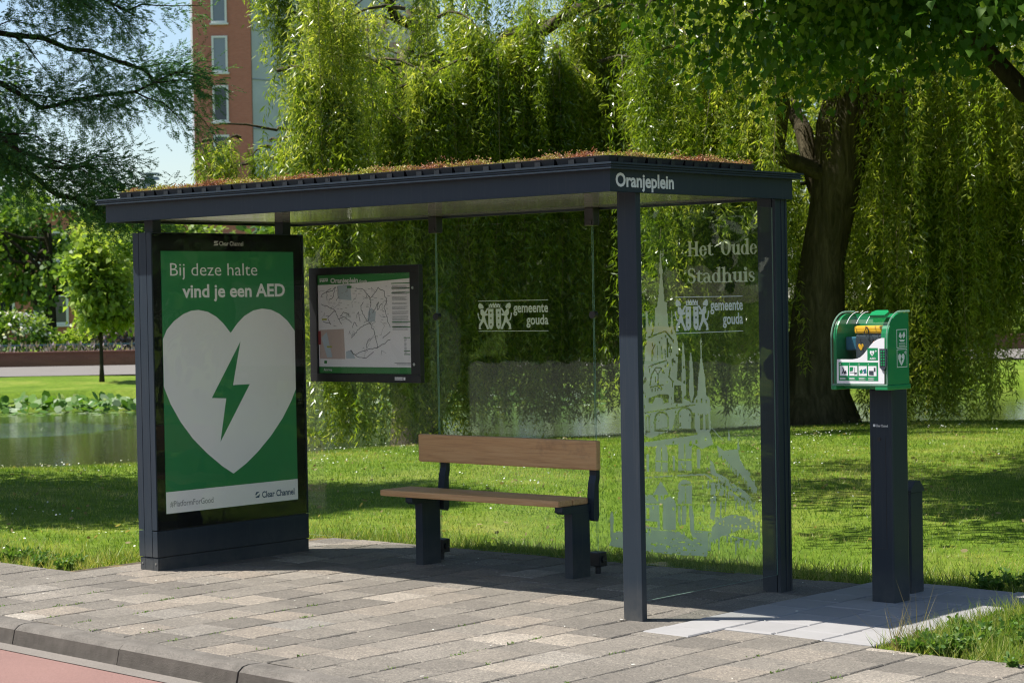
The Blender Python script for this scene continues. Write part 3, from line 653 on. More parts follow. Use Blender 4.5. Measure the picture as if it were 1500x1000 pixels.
ART = [(1,[-877,1994,-871,1994,-872,1935,-859,1865,-865,1850,-850,1686,-832,1681,-828,1548,-816,1528,-791,1537,-760,1468,-752,1389,-765,1231,-796,1023,-1026,1018,-1024,1158,-998,1469,-997,1629,-982,1628,-972,1528,-952,1578,-944,1528,-928,1538,-922,1648,-907,1657,-893,1737,-880,1846,-890,1866,-880,1935]),
(1,[-871,1979,-853,1976,-851,1962,-869,1954,-869,1961,-858,1964,-860,1971,-871,1972]),
(1,[-798,1631,-785,1527,-808,1528]),
(1,[-717,1448,-708,1409,-700,1232,-698,1133,-721,1103,-735,1133,-724,1409]),
(1,[-660,1389,-652,1350,-644,1262,-641,1134,-660,1075,-677,1134,-670,1330]),
(1,[-582,1468,-573,1429,-581,1409,-578,1341,-558,1233,-551,1126,-527,1107,-519,1029,-655,1026,-642,1095,-617,1125,-606,1233,-590,1341,-586,1409,-592,1438]),
(1,[-798,1231,-731,1202,-721,1103,-672,1085,-643,1026,-802,1023]),
(0,[-787,1181,-737,1182,-727,1074,-795,1062]),
(0,[-977,1464,-846,1504,-850,1512,-981,1473]),
(0,[-852,1505,-798,1451,-789,1456,-843,1511]),
(0,[-981,1287,-837,1328,-841,1337,-985,1295]),
(0,[-951,1324,-945,1389,-954,1389,-959,1324]),
(0,[-946,1387,-922,1427,-930,1430,-954,1390]),
(0,[-912,1424,-914,1329,-908,1329,-906,1424]),
(0,[-883,1419,-880,1339,-872,1339,-876,1419]),
(0,[-966,1179,-954,1239,-964,1240,-975,1179]),
(0,[-955,1237,-923,1282,-931,1286,-964,1241]),
(0,[-927,1280,-883,1281,-883,1289,-927,1288]),
(0,[-888,1283,-864,1248,-855,1252,-879,1287]),
(0,[-913,1254,-915,1180,-906,1180,-904,1255]),
(0,[-937,1278,-912,1243,-906,1246,-930,1281]),
(0,[-906,1243,-880,1278,-887,1281,-912,1246]),
(0,[-972,1163,-866,1179,-868,1187,-974,1171]),
(0,[-958,1164,-961,1139,-954,1139,-951,1164]),
(0,[-936,1168,-937,1140,-930,1140,-928,1167]),
(0,[-913,1170,-915,1145,-907,1145,-906,1170]),
(0,[-891,1172,-892,1150,-885,1150,-883,1172]),
(0,[-838,1468,-838,1349,-827,1349,-827,1468]),
(0,[-810,1429,-824,1380,-815,1378,-802,1428]),
(0,[-820,1290,-831,1231,-821,1230,-810,1289]),
(0,[-830,1228,-796,1198,-789,1204,-823,1233]),
(0,[-772,1132,-773,1073,-763,1073,-762,1132]),
(0,[-629,1100,-628,1026,-617,1027,-618,1100]),
(0,[-590,1106,-592,1027,-581,1027,-579,1106]),
(0,[-555,1096,-554,1028,-546,1028,-547,1097]),
(0,[-983,1099,-905,1125,-837,1126,-832,1072,-857,1066,-881,1106,-931,1105,-970,1044,-982,1044]),
(1,[-1022,1070,-633,1077,-634,1018,-781,1005,-807,915,-970,856,-1027,874]),
(1,[-633,1077,-524,1079,-521,923,-540,893,-618,891,-642,929]),
(0,[-600,1009,-576,1014,-578,921,-602,916]),
(0,[-559,1010,-535,1015,-537,922,-561,917]),
(0,[-1014,889,-1012,985,-1010,991,-1006,996,-1000,999,-992,1000,-985,999,-979,996,-975,991,-974,986,-976,891]),
(1,[-1001,902,-999,983,-999,985,-997,987,-995,988,-993,988,-990,988,-988,987,-987,985,-986,983,-988,902]),
(0,[-944,896,-943,976,-938,994,-926,1009,-907,1019,-886,1023,-864,1020,-846,1010,-835,996,-831,979,-832,900]),
(1,[-932,909,-930,975,-927,988,-917,1000,-903,1008,-886,1011,-869,1008,-855,1001,-846,990,-843,977,-844,911]),
(0,[-771,909,-769,1006,-764,1024,-751,1039,-732,1050,-710,1054,-688,1051,-669,1041,-657,1026,-653,1008,-655,912]),
(1,[-758,921,-757,1004,-753,1018,-743,1030,-728,1039,-710,1042,-693,1040,-678,1032,-668,1020,-665,1006,-667,924]),
(0,[-1017,1006,-632,1063,-634,1071,-1018,1014]),
(0,[-944,903,-831,921,-832,928,-945,910]),
(1,[-1028,829,-637,885,-528,903,-505,835,-590,803,-662,840,-959,806,-1028,809]),
(1,[-940,652,-937,784,-933,799,-923,811,-908,820,-890,823,-872,821,-857,813,-847,802,-844,787,-847,656]),
(1,[-768,667,-765,814,-761,830,-750,844,-733,853,-714,856,-695,854,-679,846,-668,833,-665,818,-668,671]),
(1,[-775,465,-772,571,-768,588,-756,602,-739,612,-719,616,-699,614,-682,606,-671,592,-667,576,-669,471]),
(1,[-1010,649,-1008,751,-1007,754,-1005,757,-1001,759,-998,760,-994,759,-990,758,-988,755,-988,752,-990,650]),
(1,[-809,667,-807,750,-806,752,-804,755,-801,756,-798,757,-795,756,-792,755,-790,753,-790,750,-791,668]),
(1,[-630,684,-628,791,-627,795,-624,799,-619,802,-614,803,-609,802,-605,800,-602,796,-601,792,-603,685]),
(0,[-936,713,-842,716,-842,724,-936,721]),
(0,[-894,803,-897,654,-890,654,-886,803]),
(0,[-768,729,-664,732,-664,741,-768,738]),
(0,[-718,829,-721,666,-714,666,-711,829]),
(0,[-746,577,-661,585,-661,593,-747,585]),
(0,[-717,592,-719,473,-712,473,-710,592]),
(1,[-774,455,-755,456,-758,337,-776,341]),
(1,[-745,457,-712,459,-715,345,-748,343]),
(1,[-694,460,-670,461,-656,397,-658,299,-685,297]),
(1,[-965,511,-901,599,-844,522,-878,515,-879,463,-926,461,-925,513]),
(1,[-1028,508,-965,511,-922,468,-922,461,-1029,455]),
(1,[-1029,449,-916,455,-913,304,-1033,296]),
(0,[-1015,428,-992,429,-993,364,-1016,363]),
(0,[-1025,349,-931,350,-932,312,-1026,317]),
(1,[-892,300,-889,465,-865,496,-837,507,-804,494,-789,465,-793,306]),
(1,[-1315,178,-1297,209,-1303,352,-1293,388,-1280,394,-1272,354,-1277,262,-1212,271,-1033,298,-758,298,-552,305,-554,192,-567,162,-848,158,-1214,172]),
(0,[-765,297,-668,249,-662,254,-685,307]),
(1,[-1026,610,-813,631,-813,637,-1026,616]),
(1,[-776,633,-569,649,-569,657,-776,641]),
(1,[-567,647,-199,445,-192,454,-559,656]),
(1,[-481,301,-188,268,-186,275,-479,309]),
(1,[-673,304,-540,307,-539,315,-672,312]),
(1,[-541,307,-482,296,-479,304,-538,315]),
(1,[-518,931,-436,856,-431,859,-513,934]),
(1,[-531,742,-510,728,-485,665,-426,644,-367,607,-286,567,-217,518,-235,502,-333,546,-427,600,-485,641,-527,659]),
(1,[-481,831,-429,799,-328,812,-315,755,-261,670,-195,586,-203,552,-262,617,-319,672,-389,723,-470,788]),
(1,[-391,926,-380,864,-401,863]),
(1,[-324,890,-316,808,-334,807]),
(1,[-528,600,-498,621,-488,495,-508,376,-538,394]),
(1,[-486,582,-451,574,-446,526,-475,534]),
(1,[-527,336,-478,388,-383,422,-289,418,-180,376,-181,323,-290,358,-373,316,-456,291,-493,270,-535,267]),
(1,[-594,607,-582,608,-585,568,-592,568]),
(1,[-551,619,-539,619,-543,565,-550,565]),
(1,[-464,496,-452,496,-456,408,-464,408]),
(1,[-429,498,-417,498,-420,440,-427,439]),
(1,[-352,511,-340,512,-343,453,-350,453]),
(1,[-546,296,-534,297,-538,198,-546,198]),
(1,[-480,300,-468,301,-472,212,-479,212]),
(1,[-422,537,-410,537,-413,498,-420,498]),
(1,[-359,268,-347,269,-351,191,-358,191]),
(1,[-191,394,-179,395,-184,241,-191,240]),
(1,[-281,505,-270,506,-273,457,-280,457]),
(1,[-591,470,-579,470,-582,431,-589,431]),
(0,[-450,641,-439,636,-442,625,-452,630]),
(0,[-421,625,-411,621,-413,610,-424,614]),
(0,[-393,610,-383,606,-385,595,-396,599]),
(0,[-365,595,-355,590,-357,580,-368,584]),
(0,[-337,580,-327,575,-329,564,-340,569]),
(0,[-310,564,-299,560,-302,549,-312,554]),
(0,[-282,549,-271,545,-274,534,-284,539]),
(0,[-254,534,-244,530,-246,519,-257,524]),
(0,[-227,519,-216,515,-219,504,-229,509]),
(0,[-473,371,-461,372,-461,358,-473,358]),
(0,[-443,369,-431,370,-431,356,-443,356]),
(0,[-413,367,-402,368,-402,354,-414,353]),
(0,[-384,365,-372,366,-372,352,-384,351]),
(0,[-354,363,-343,363,-343,350,-355,349]),
(0,[-325,364,-313,365,-314,351,-325,351]),
(0,[-296,366,-284,367,-284,353,-296,353]),
(0,[-267,368,-255,368,-255,355,-267,354]),
(0,[-238,369,-226,370,-226,357,-238,356]),
(0,[-208,371,-197,372,-197,358,-209,358]),
(0,[-296,639,-288,636,-291,628,-299,632]),
(0,[-279,623,-271,619,-274,611,-282,615]),
(0,[-262,606,-254,603,-256,595,-264,598]),
(0,[-245,590,-237,586,-239,578,-247,582]),
(0,[-228,573,-220,570,-222,562,-230,565]),
(0,[-211,557,-203,553,-205,545,-213,549]),
(1,[-466,592,-457,592,-459,577,-464,576]),
(1,[-495,607,-485,608,-488,594,-493,593]),
(1,[-230,463,-218,463,-221,422,-228,422]),
(1,[-471,595,-462,595,-465,563,-469,563]),
(1,[-488,604,-480,604,-482,589,-486,589]),
(1,[-227,461,-214,462,-217,420,-225,419]),
(1,[-268,485,-260,485,-262,467,-267,466]),
(1,[-331,517,-318,518,-321,479,-329,479]),
(1,[-242,470,-231,470,-234,456,-240,455]),
(1,[-312,509,-305,509,-307,479,-312,479]),
(1,[-385,546,-371,547,-374,532,-382,532]),
(1,[-246,473,-238,473,-240,441,-245,441]),
(1,[-233,464,-220,465,-224,432,-231,432]),
(1,[-252,476,-243,476,-246,446,-251,446]),
(1,[-338,523,-331,523,-333,496,-337,495]),
(1,[-440,579,-434,579,-436,537,-440,537]),
(1,[-533,628,-524,629,-527,594,-532,593]),
(1,[-361,535,-352,535,-355,506,-360,506]),
(1,[-201,448,-192,449,-194,430,-199,429]),
(1,[-477,598,-469,599,-471,563,-476,563]),
(1,[-423,569,-415,569,-417,530,-423,530]),
(1,[-352,531,-345,531,-347,486,-351,486]),
(1,[-529,625,-517,626,-520,606,-527,605]),
(1,[-333,520,-324,520,-326,500,-331,499]),
(1,[-485,603,-479,603,-481,575,-485,575]),
(1,[-307,504,-293,505,-297,460,-305,460]),
(1,[-290,497,-284,498,-286,451,-290,450]),
(1,[-449,582,-437,582,-440,535,-447,534]),
(1,[-406,559,-394,559,-398,512,-404,512]),
(1,[-262,482,-254,482,-256,460,-261,459]),
(1,[-393,552,-384,553,-386,536,-391,536]),
(1,[-212,455,-206,455,-207,431,-211,431]),
(1,[-535,629,-523,629,-526,611,-533,611]),
(1,[-420,568,-413,568,-415,546,-419,545]),
(1,[-220,515,-213,515,-215,489,-219,489]),
(1,[-472,646,-465,646,-467,631,-471,631]),
(1,[-302,558,-296,558,-298,540,-301,540]),
(1,[-357,584,-343,585,-346,564,-354,563]),
(1,[-457,637,-445,637,-448,608,-455,608]),
(1,[-377,596,-367,596,-370,554,-376,553]),
(1,[-421,620,-415,620,-417,594,-420,594]),
(1,[-375,594,-362,595,-365,574,-373,573]),
(1,[-260,536,-254,536,-256,508,-260,508]),
(1,[-418,618,-411,618,-413,598,-417,597]),
(1,[-425,621,-417,622,-420,582,-424,582]),
(1,[-476,647,-465,648,-468,607,-475,606]),
(1,[-221,513,-208,514,-211,489,-219,488]),
(1,[-311,561,-299,561,-302,525,-310,524]),
(1,[-353,584,-345,584,-347,568,-351,567]),
(1,[-252,530,-239,530,-242,491,-250,490]),
(1,[-398,606,-386,607,-389,574,-396,573]),
(1,[-313,562,-303,563,-306,526,-312,525]),
(1,[-309,561,-301,561,-303,528,-308,527]),
(1,[-236,523,-229,523,-231,482,-235,482]),
(1,[-225,516,-214,517,-217,475,-224,475]),
(1,[-476,648,-469,648,-471,608,-475,608]),
(1,[-223,517,-217,517,-219,484,-223,484]),
(1,[-444,630,-433,631,-436,599,-442,598]),
(1,[-284,548,-276,548,-279,508,-283,507]),
(1,[-487,654,-481,654,-483,614,-487,614]),
(1,[-251,529,-239,530,-242,513,-249,513]),
(1,[-275,543,-265,543,-268,504,-274,504]),
(1,[-250,529,-239,530,-241,510,-248,510]),
(1,[-400,607,-388,607,-391,568,-398,567]),
(1,[-341,690,-335,690,-337,660,-341,660]),
(1,[-460,793,-450,794,-453,761,-459,761]),
(1,[-238,597,-231,597,-233,565,-237,565]),
(1,[-372,715,-362,716,-365,677,-371,677]),
(1,[-468,799,-455,799,-458,758,-466,758]),
(1,[-446,781,-437,782,-439,751,-445,751]),
(1,[-259,615,-251,616,-253,593,-257,593]),
(1,[-338,686,-331,686,-333,641,-337,641]),
(1,[-440,774,-427,775,-430,741,-438,741]),
(1,[-334,680,-321,680,-324,653,-332,653]),
(1,[-264,618,-251,618,-254,604,-262,604]),
(1,[-418,755,-405,755,-408,733,-416,733]),
(1,[-355,701,-348,701,-350,662,-354,662]),
(1,[-235,595,-228,595,-230,577,-234,577]),
(1,[-337,684,-327,684,-330,661,-336,661]),
(1,[-227,588,-221,588,-223,552,-227,552]),
(1,[-386,727,-376,728,-378,697,-384,697]),
(1,[-277,632,-270,632,-272,604,-276,604]),
(1,[-403,743,-394,743,-397,702,-402,702]),
(1,[-266,620,-255,620,-258,575,-264,574]),
(1,[-288,641,-280,641,-282,609,-287,608]),
(1,[-228,586,-215,586,-218,559,-226,558]),
(1,[-389,729,-376,729,-379,687,-387,687]),
(1,[-304,656,-297,656,-299,629,-303,629]),
(1,[-265,619,-253,619,-256,595,-263,595]),
(1,[-432,770,-425,770,-427,755,-431,755]),
(1,[-256,610,-242,611,-245,593,-253,592]),
(1,[-369,713,-360,713,-363,682,-368,681]),
(1,[-303,654,-294,655,-296,640,-302,639]),
(1,[-221,580,-210,581,-213,563,-219,563]),
(1,[-418,298,-412,298,-414,270,-417,270]),
(1,[-527,309,-514,310,-518,250,-526,249]),
(1,[-261,280,-247,281,-251,228,-259,228]),
(1,[-478,304,-468,305,-471,263,-477,262]),
(1,[-337,289,-325,289,-328,230,-336,230]),
(1,[-203,274,-192,275,-195,256,-201,255]),
(1,[-302,285,-291,286,-294,236,-301,235]),
(1,[-250,279,-237,280,-240,252,-248,251]),
(1,[-395,295,-381,296,-385,253,-393,252]),
(1,[-291,284,-283,285,-285,256,-290,256]),
(1,[-422,298,-408,299,-412,254,-420,254]),
(1,[-226,277,-217,277,-219,244,-224,244]),
(1,[-253,280,-244,280,-246,253,-252,253]),
(1,[-528,310,-518,310,-520,288,-527,287]),
(1,[-295,284,-286,285,-289,242,-294,241]),
(1,[-207,275,-200,275,-202,232,-207,232]),
(1,[-511,308,-497,308,-501,247,-510,246]),
(1,[-218,276,-210,277,-212,234,-217,234]),
(1,[-500,307,-492,307,-494,281,-499,281]),
(1,[-217,276,-205,276,-209,220,-216,219]),
(1,[-480,305,-472,305,-474,280,-479,280]),
(1,[-211,275,-199,276,-201,254,-209,254]),
(1,[-301,285,-288,286,-291,245,-299,245]),
(1,[-441,300,-434,301,-436,262,-440,261]),
(1,[-498,307,-490,307,-492,292,-497,292]),
(1,[-493,306,-478,306,-482,290,-490,289]),
(1,[-436,394,-424,394,-428,355,-435,354]),
(1,[-284,372,-270,373,-274,341,-282,341]),
(1,[-232,365,-222,366,-224,332,-231,332]),
(1,[-295,374,-285,375,-288,341,-294,340]),
(1,[-363,383,-350,384,-353,368,-360,367]),
(1,[-366,384,-359,385,-361,371,-365,371]),
(1,[-233,366,-224,366,-226,347,-231,346]),
(1,[-298,375,-290,375,-292,337,-298,337]),
(1,[-399,389,-393,390,-395,365,-399,364]),
(1,[-234,365,-221,366,-224,354,-232,353]),
(1,[-485,400,-472,401,-474,384,-482,384]),
(1,[-251,368,-241,369,-243,350,-249,349]),
(1,[-369,385,-361,385,-364,351,-368,351]),
(1,[-251,368,-239,369,-242,326,-249,326]),
(1,[-217,363,-208,364,-210,323,-216,323]),
(1,[-243,367,-232,367,-235,330,-241,330]),
(1,[-501,403,-487,403,-491,372,-499,372]),
(1,[-431,393,-418,394,-421,362,-429,361]),
(1,[-328,379,-317,379,-319,366,-326,366]),
(1,[-448,395,-436,396,-439,357,-446,357]),
(1,[-429,393,-418,394,-421,354,-428,353]),
(1,[-420,391,-406,392,-410,354,-418,354]),
(1,[-228,365,-216,365,-219,326,-226,326]),
(1,[-294,374,-283,375,-286,344,-292,344]),
(1,[-550,848,-544,848,-545,831,-549,831]),
(1,[-683,841,-672,841,-675,821,-681,821]),
(1,[-738,838,-730,838,-732,823,-736,823]),
(1,[-999,825,-985,825,-988,799,-997,799]),
(1,[-693,840,-679,841,-682,829,-690,828]),
(1,[-627,844,-620,844,-622,824,-626,824]),
(1,[-621,844,-610,844,-612,822,-619,822]),
(1,[-1022,823,-1015,823,-1017,799,-1021,799]),
(1,[-796,835,-787,835,-789,822,-795,822]),
(1,[-600,845,-587,846,-590,821,-598,821]),
(1,[-886,830,-874,831,-877,813,-884,813]),
(1,[-1018,824,-1003,824,-1007,806,-1016,805]),
(1,[-663,842,-654,842,-656,815,-661,815]),
(1,[-695,840,-683,841,-686,815,-693,815]),
(1,[-815,834,-809,834,-810,821,-814,821]),
(1,[-599,845,-590,845,-593,817,-598,817]),
(1,[-663,842,-652,842,-654,824,-661,824]),
(1,[-622,844,-611,844,-613,828,-620,828]),
(1,[-904,829,-897,830,-899,809,-903,809]),
(1,[-904,829,-890,830,-893,814,-902,814]),
(1,[-965,826,-958,826,-960,801,-964,801]),
(1,[-551,848,-544,848,-546,835,-550,835]),
(1,[-1125,279,-1112,280,-1115,256,-1123,256]),
(1,[-632,305,-625,305,-627,289,-631,289]),
(1,[-1031,284,-1016,285,-1019,269,-1028,269]),
(1,[-1159,277,-1145,278,-1148,266,-1156,265]),
(1,[-1195,275,-1186,276,-1189,252,-1194,251]),
(1,[-866,293,-851,293,-855,275,-863,274]),
(1,[-1224,274,-1216,274,-1218,252,-1222,252]),
(1,[-757,298,-744,299,-747,291,-754,290]),
(1,[-1144,278,-1138,278,-1139,267,-1143,266]),
(1,[-1043,283,-1028,284,-1031,271,-1040,270]),
(1,[-837,294,-823,295,-826,281,-835,280]),
(1,[-1155,277,-1140,278,-1144,266,-1153,266]),
(1,[-593,307,-578,308,-582,289,-590,288]),
(1,[-1240,273,-1227,274,-1230,251,-1238,250]),
(1,[-790,297,-783,297,-784,276,-789,275]),
(1,[-1133,278,-1122,279,-1124,269,-1131,268]),
(1,[-878,292,-869,292,-871,276,-877,275]),
(1,[-739,299,-726,300,-729,279,-736,278]),
(1,[-1252,272,-1244,273,-1246,262,-1251,262]),
(1,[-1103,280,-1095,280,-1097,263,-1101,263]),
(0,[-319,561,-309,559,-310,542,-319,543]),
(0,[-212,545,-201,543,-203,523,-211,523]),
(0,[-456,720,-447,718,-449,700,-456,700]),
(0,[-287,381,-276,381,-277,373,-287,373]),
(0,[-429,515,-418,515,-420,506,-429,506]),
(0,[-404,572,-394,571,-395,558,-404,558]),
(0,[-485,732,-471,731,-473,714,-485,714]),
(0,[-387,657,-378,656,-379,641,-387,641]),
(0,[-233,475,-217,474,-218,460,-232,460]),
(0,[-472,569,-459,568,-461,552,-472,553]),
(0,[-284,627,-273,625,-275,607,-284,608]),
(0,[-482,725,-473,724,-474,713,-482,714]),
(0,[-384,598,-371,598,-373,589,-384,589]),
(0,[-416,526,-404,524,-406,504,-416,504]),
(0,[-215,526,-205,525,-206,510,-214,511]),
(0,[-349,565,-334,565,-336,555,-348,555]),
(0,[-372,646,-357,645,-359,630,-372,630]),
(0,[-199,547,-185,546,-187,530,-198,531]),
(0,[-519,534,-504,534,-505,526,-518,526]),
(0,[-217,388,-204,387,-206,372,-216,372]),
(0,[-441,703,-429,701,-431,682,-440,683]),
(0,[-460,602,-451,601,-452,584,-460,585]),
(0,[-210,357,-200,356,-201,343,-210,343]),
(0,[-534,626,-519,625,-521,606,-534,606]),
(0,[-506,636,-498,634,-499,621,-506,622]),
(0,[-225,526,-210,525,-212,505,-224,505]),
(0,[-256,564,-241,563,-243,543,-256,543]),
(0,[-191,577,-184,576,-185,565,-191,565]),
(0,[-354,558,-347,557,-348,541,-354,542]),
(0,[-307,477,-295,476,-297,461,-307,461]),
(0,[-296,617,-285,617,-287,608,-296,608]),
(0,[-498,542,-488,541,-489,530,-498,530]),
(0,[-437,559,-429,558,-430,542,-437,542]),
(0,[-510,501,-501,499,-502,481,-510,482]),
(0,[-346,551,-336,550,-338,538,-346,538]),
(0,[-276,486,-264,485,-265,475,-276,475]),
(0,[-319,605,-307,604,-309,588,-319,588]),
(0,[-349,509,-336,509,-338,499,-348,499]),
(0,[-211,414,-198,413,-199,393,-211,393]),
(0,[-377,592,-367,591,-369,580,-377,580]),
(0,[-428,625,-419,624,-420,610,-428,611]),
(0,[-433,611,-420,611,-422,599,-433,599]),
(0,[-241,401,-231,399,-233,381,-241,381]),
(0,[-473,702,-456,702,-458,694,-472,694]),
(0,[-531,535,-524,534,-525,517,-531,518]),
(0,[-341,607,-332,605,-333,584,-341,585]),
(0,[-397,629,-386,628,-387,611,-397,611]),
(0,[-433,683,-418,683,-420,675,-433,675]),
(0,[-514,752,-497,751,-499,738,-513,738]),
(0,[-286,482,-269,481,-271,469,-285,469]),
(0,[-412,519,-405,518,-406,506,-412,506]),
(0,[-276,478,-264,477,-266,457,-276,457]),
(0,[-386,489,-375,489,-377,480,-386,480]),
(0,[-397,635,-390,634,-391,623,-397,624]),
(0,[-491,622,-477,621,-478,603,-490,603]),
(0,[-234,522,-221,521,-222,501,-234,502]),
(0,[-398,454,-390,452,-391,432,-398,433]),
(0,[-239,349,-224,348,-226,331,-238,331]),
(0,[-388,496,-372,495,-374,480,-387,480]),
(0,[-323,406,-313,406,-314,394,-323,394]),
(0,[-524,527,-510,525,-512,509,-523,509]),
(0,[-450,674,-438,672,-440,653,-450,654]),
(0,[-411,590,-400,589,-402,570,-411,570]),
(0,[-490,514,-483,513,-484,496,-490,496]),
(0,[-275,499,-261,499,-263,488,-275,488]),
(0,[-483,644,-473,643,-475,626,-483,626]),
(0,[-344,489,-328,488,-330,470,-344,470]),
(0,[-269,367,-254,366,-255,349,-269,349]),
(0,[-416,568,-401,567,-403,549,-415,549]),
(0,[-231,404,-218,403,-219,393,-230,393]),
(0,[-857,1395,-849,1395,-850,1379,-857,1379]),
(0,[-1020,1058,-1010,1058,-1011,1038,-1020,1038]),
(0,[-1011,1116,-1002,1116,-1003,1101,-1011,1101]),
(0,[-813,1112,-806,1113,-806,1093,-814,1093]),
(0,[-1000,1458,-993,1458,-994,1424,-1001,1423]),
(0,[-854,1376,-845,1376,-845,1364,-854,1364]),
(0,[-857,1401,-853,1401,-853,1384,-857,1384]),
(0,[-811,1386,-807,1386,-808,1359,-812,1359]),
(0,[-930,1234,-922,1234,-923,1200,-930,1200]),
(0,[-784,1328,-776,1328,-777,1314,-784,1314]),
(0,[-951,1437,-942,1437,-943,1416,-952,1416]),
(0,[-840,1094,-834,1094,-834,1077,-840,1077]),
(0,[-954,1260,-948,1260,-949,1248,-955,1248]),
(0,[-804,1209,-795,1209,-795,1171,-804,1171]),
(0,[-837,1121,-828,1121,-829,1097,-837,1097]),
(0,[-812,1076,-808,1076,-808,1061,-812,1061]),
(0,[-976,1282,-966,1282,-967,1254,-976,1254]),
(0,[-799,1318,-792,1318,-792,1300,-800,1300]),
(0,[-851,1362,-847,1362,-848,1339,-852,1339]),
(0,[-877,1104,-871,1104,-872,1063,-878,1062]),
(0,[-809,1420,-800,1420,-801,1379,-810,1379]),
(0,[-775,1181,-768,1181,-769,1153,-775,1153]),
(0,[-738,208,-723,209,-723,200,-738,199]),
(0,[-787,256,-769,258,-770,253,-787,252]),
(0,[-825,252,-802,254,-802,248,-825,247]),
(0,[-660,198,-646,199,-646,190,-661,189]),
(0,[-776,237,-744,239,-744,235,-776,233]),
(0,[-849,201,-835,202,-835,195,-849,194]),
(0,[-641,239,-614,241,-614,236,-641,234]),
(0,[-596,183,-582,184,-582,175,-596,174]),
(0,[-878,257,-863,258,-863,249,-878,248]),
(0,[-819,209,-806,210,-806,205,-819,204]),
(0,[-872,208,-842,210,-842,203,-873,202]),
(0,[-888,168,-861,170,-861,161,-888,160]),
(0,[-670,223,-654,224,-654,219,-670,218]),
(0,[-744,195,-712,197,-712,187,-744,185]),
(0,[-812,213,-779,216,-779,211,-812,209]),
(0,[-865,206,-841,208,-841,200,-866,198]),
(0,[-957,203,-943,204,-943,198,-958,197]),
(0,[-953,222,-928,224,-928,217,-953,216]),
(0,[-959,207,-932,208,-932,203,-959,201]),
(0,[-913,212,-885,214,-885,210,-913,208]),
(0,[-735,262,-704,264,-704,258,-736,257]),
(0,[-664,268,-642,270,-642,264,-664,263]),
(0,[-682,194,-669,195,-669,190,-682,190]),
(0,[-705,228,-686,229,-686,223,-705,222]),
(0,[-866,201,-847,203,-847,198,-867,197]),
(0,[-825,165,-796,167,-797,158,-825,157]),
(0,[-618,232,-599,234,-600,225,-618,224]),
(0,[-983,176,-969,177,-969,169,-983,168]),
(0,[-797,188,-786,189,-786,181,-797,180]),
(0,[-665,268,-639,269,-639,264,-665,262]),
(0,[-695,174,-685,174,-685,168,-695,167]),
(0,[-815,164,-782,166,-782,162,-815,160]),
(0,[-975,213,-945,215,-945,206,-975,204]),
(0,[-788,174,-758,176,-758,167,-788,165]),
(0,[-751,242,-723,244,-723,236,-751,234]),
(0,[-613,258,-603,259,-603,253,-613,252]),
(0,[-912,219,-900,220,-900,212,-912,211]),
(0,[-835,236,-823,236,-823,229,-835,228]),
(0,[-986,167,-969,169,-969,159,-986,158]),
(0,[-980,214,-951,216,-951,209,-980,207])]
def art_rects():
    sh = [(s, [(l[i] / 1000, l[i + 1] / 1000) for i in range(0, len(l), 2)]) for s, l in ART]
    rr_ = random.Random(3)
    for _ in range(260):       # worn specks and stipple of the etched drawing
        x, z = rr_.uniform(-1.3, -.2), rr_.uniform(.18, 1.55); a = rr_.uniform(.004, .012)
        k = rr_.randint(3, 5); sh.append((0 if rr_.random() < .62 else (1 if z < .95 and x > -.75 else 0), [(x + a * math.cos(t * math.tau / k + 1) * rr_.uniform(.5, 1.4), z + a * 1.6 * math.sin(t * math.tau / k + 1) * rr_.uniform(.5, 1.4)) for t in range(k)]))
    return raster(sh, -1.40, .15, -.14, 2.0, .004)
obj('etched_drawing', rect_mb(art_rects(), (0, 1.3635, 0), (1, 0, 0), (0, 0, 1)), 'etch_film', p3)

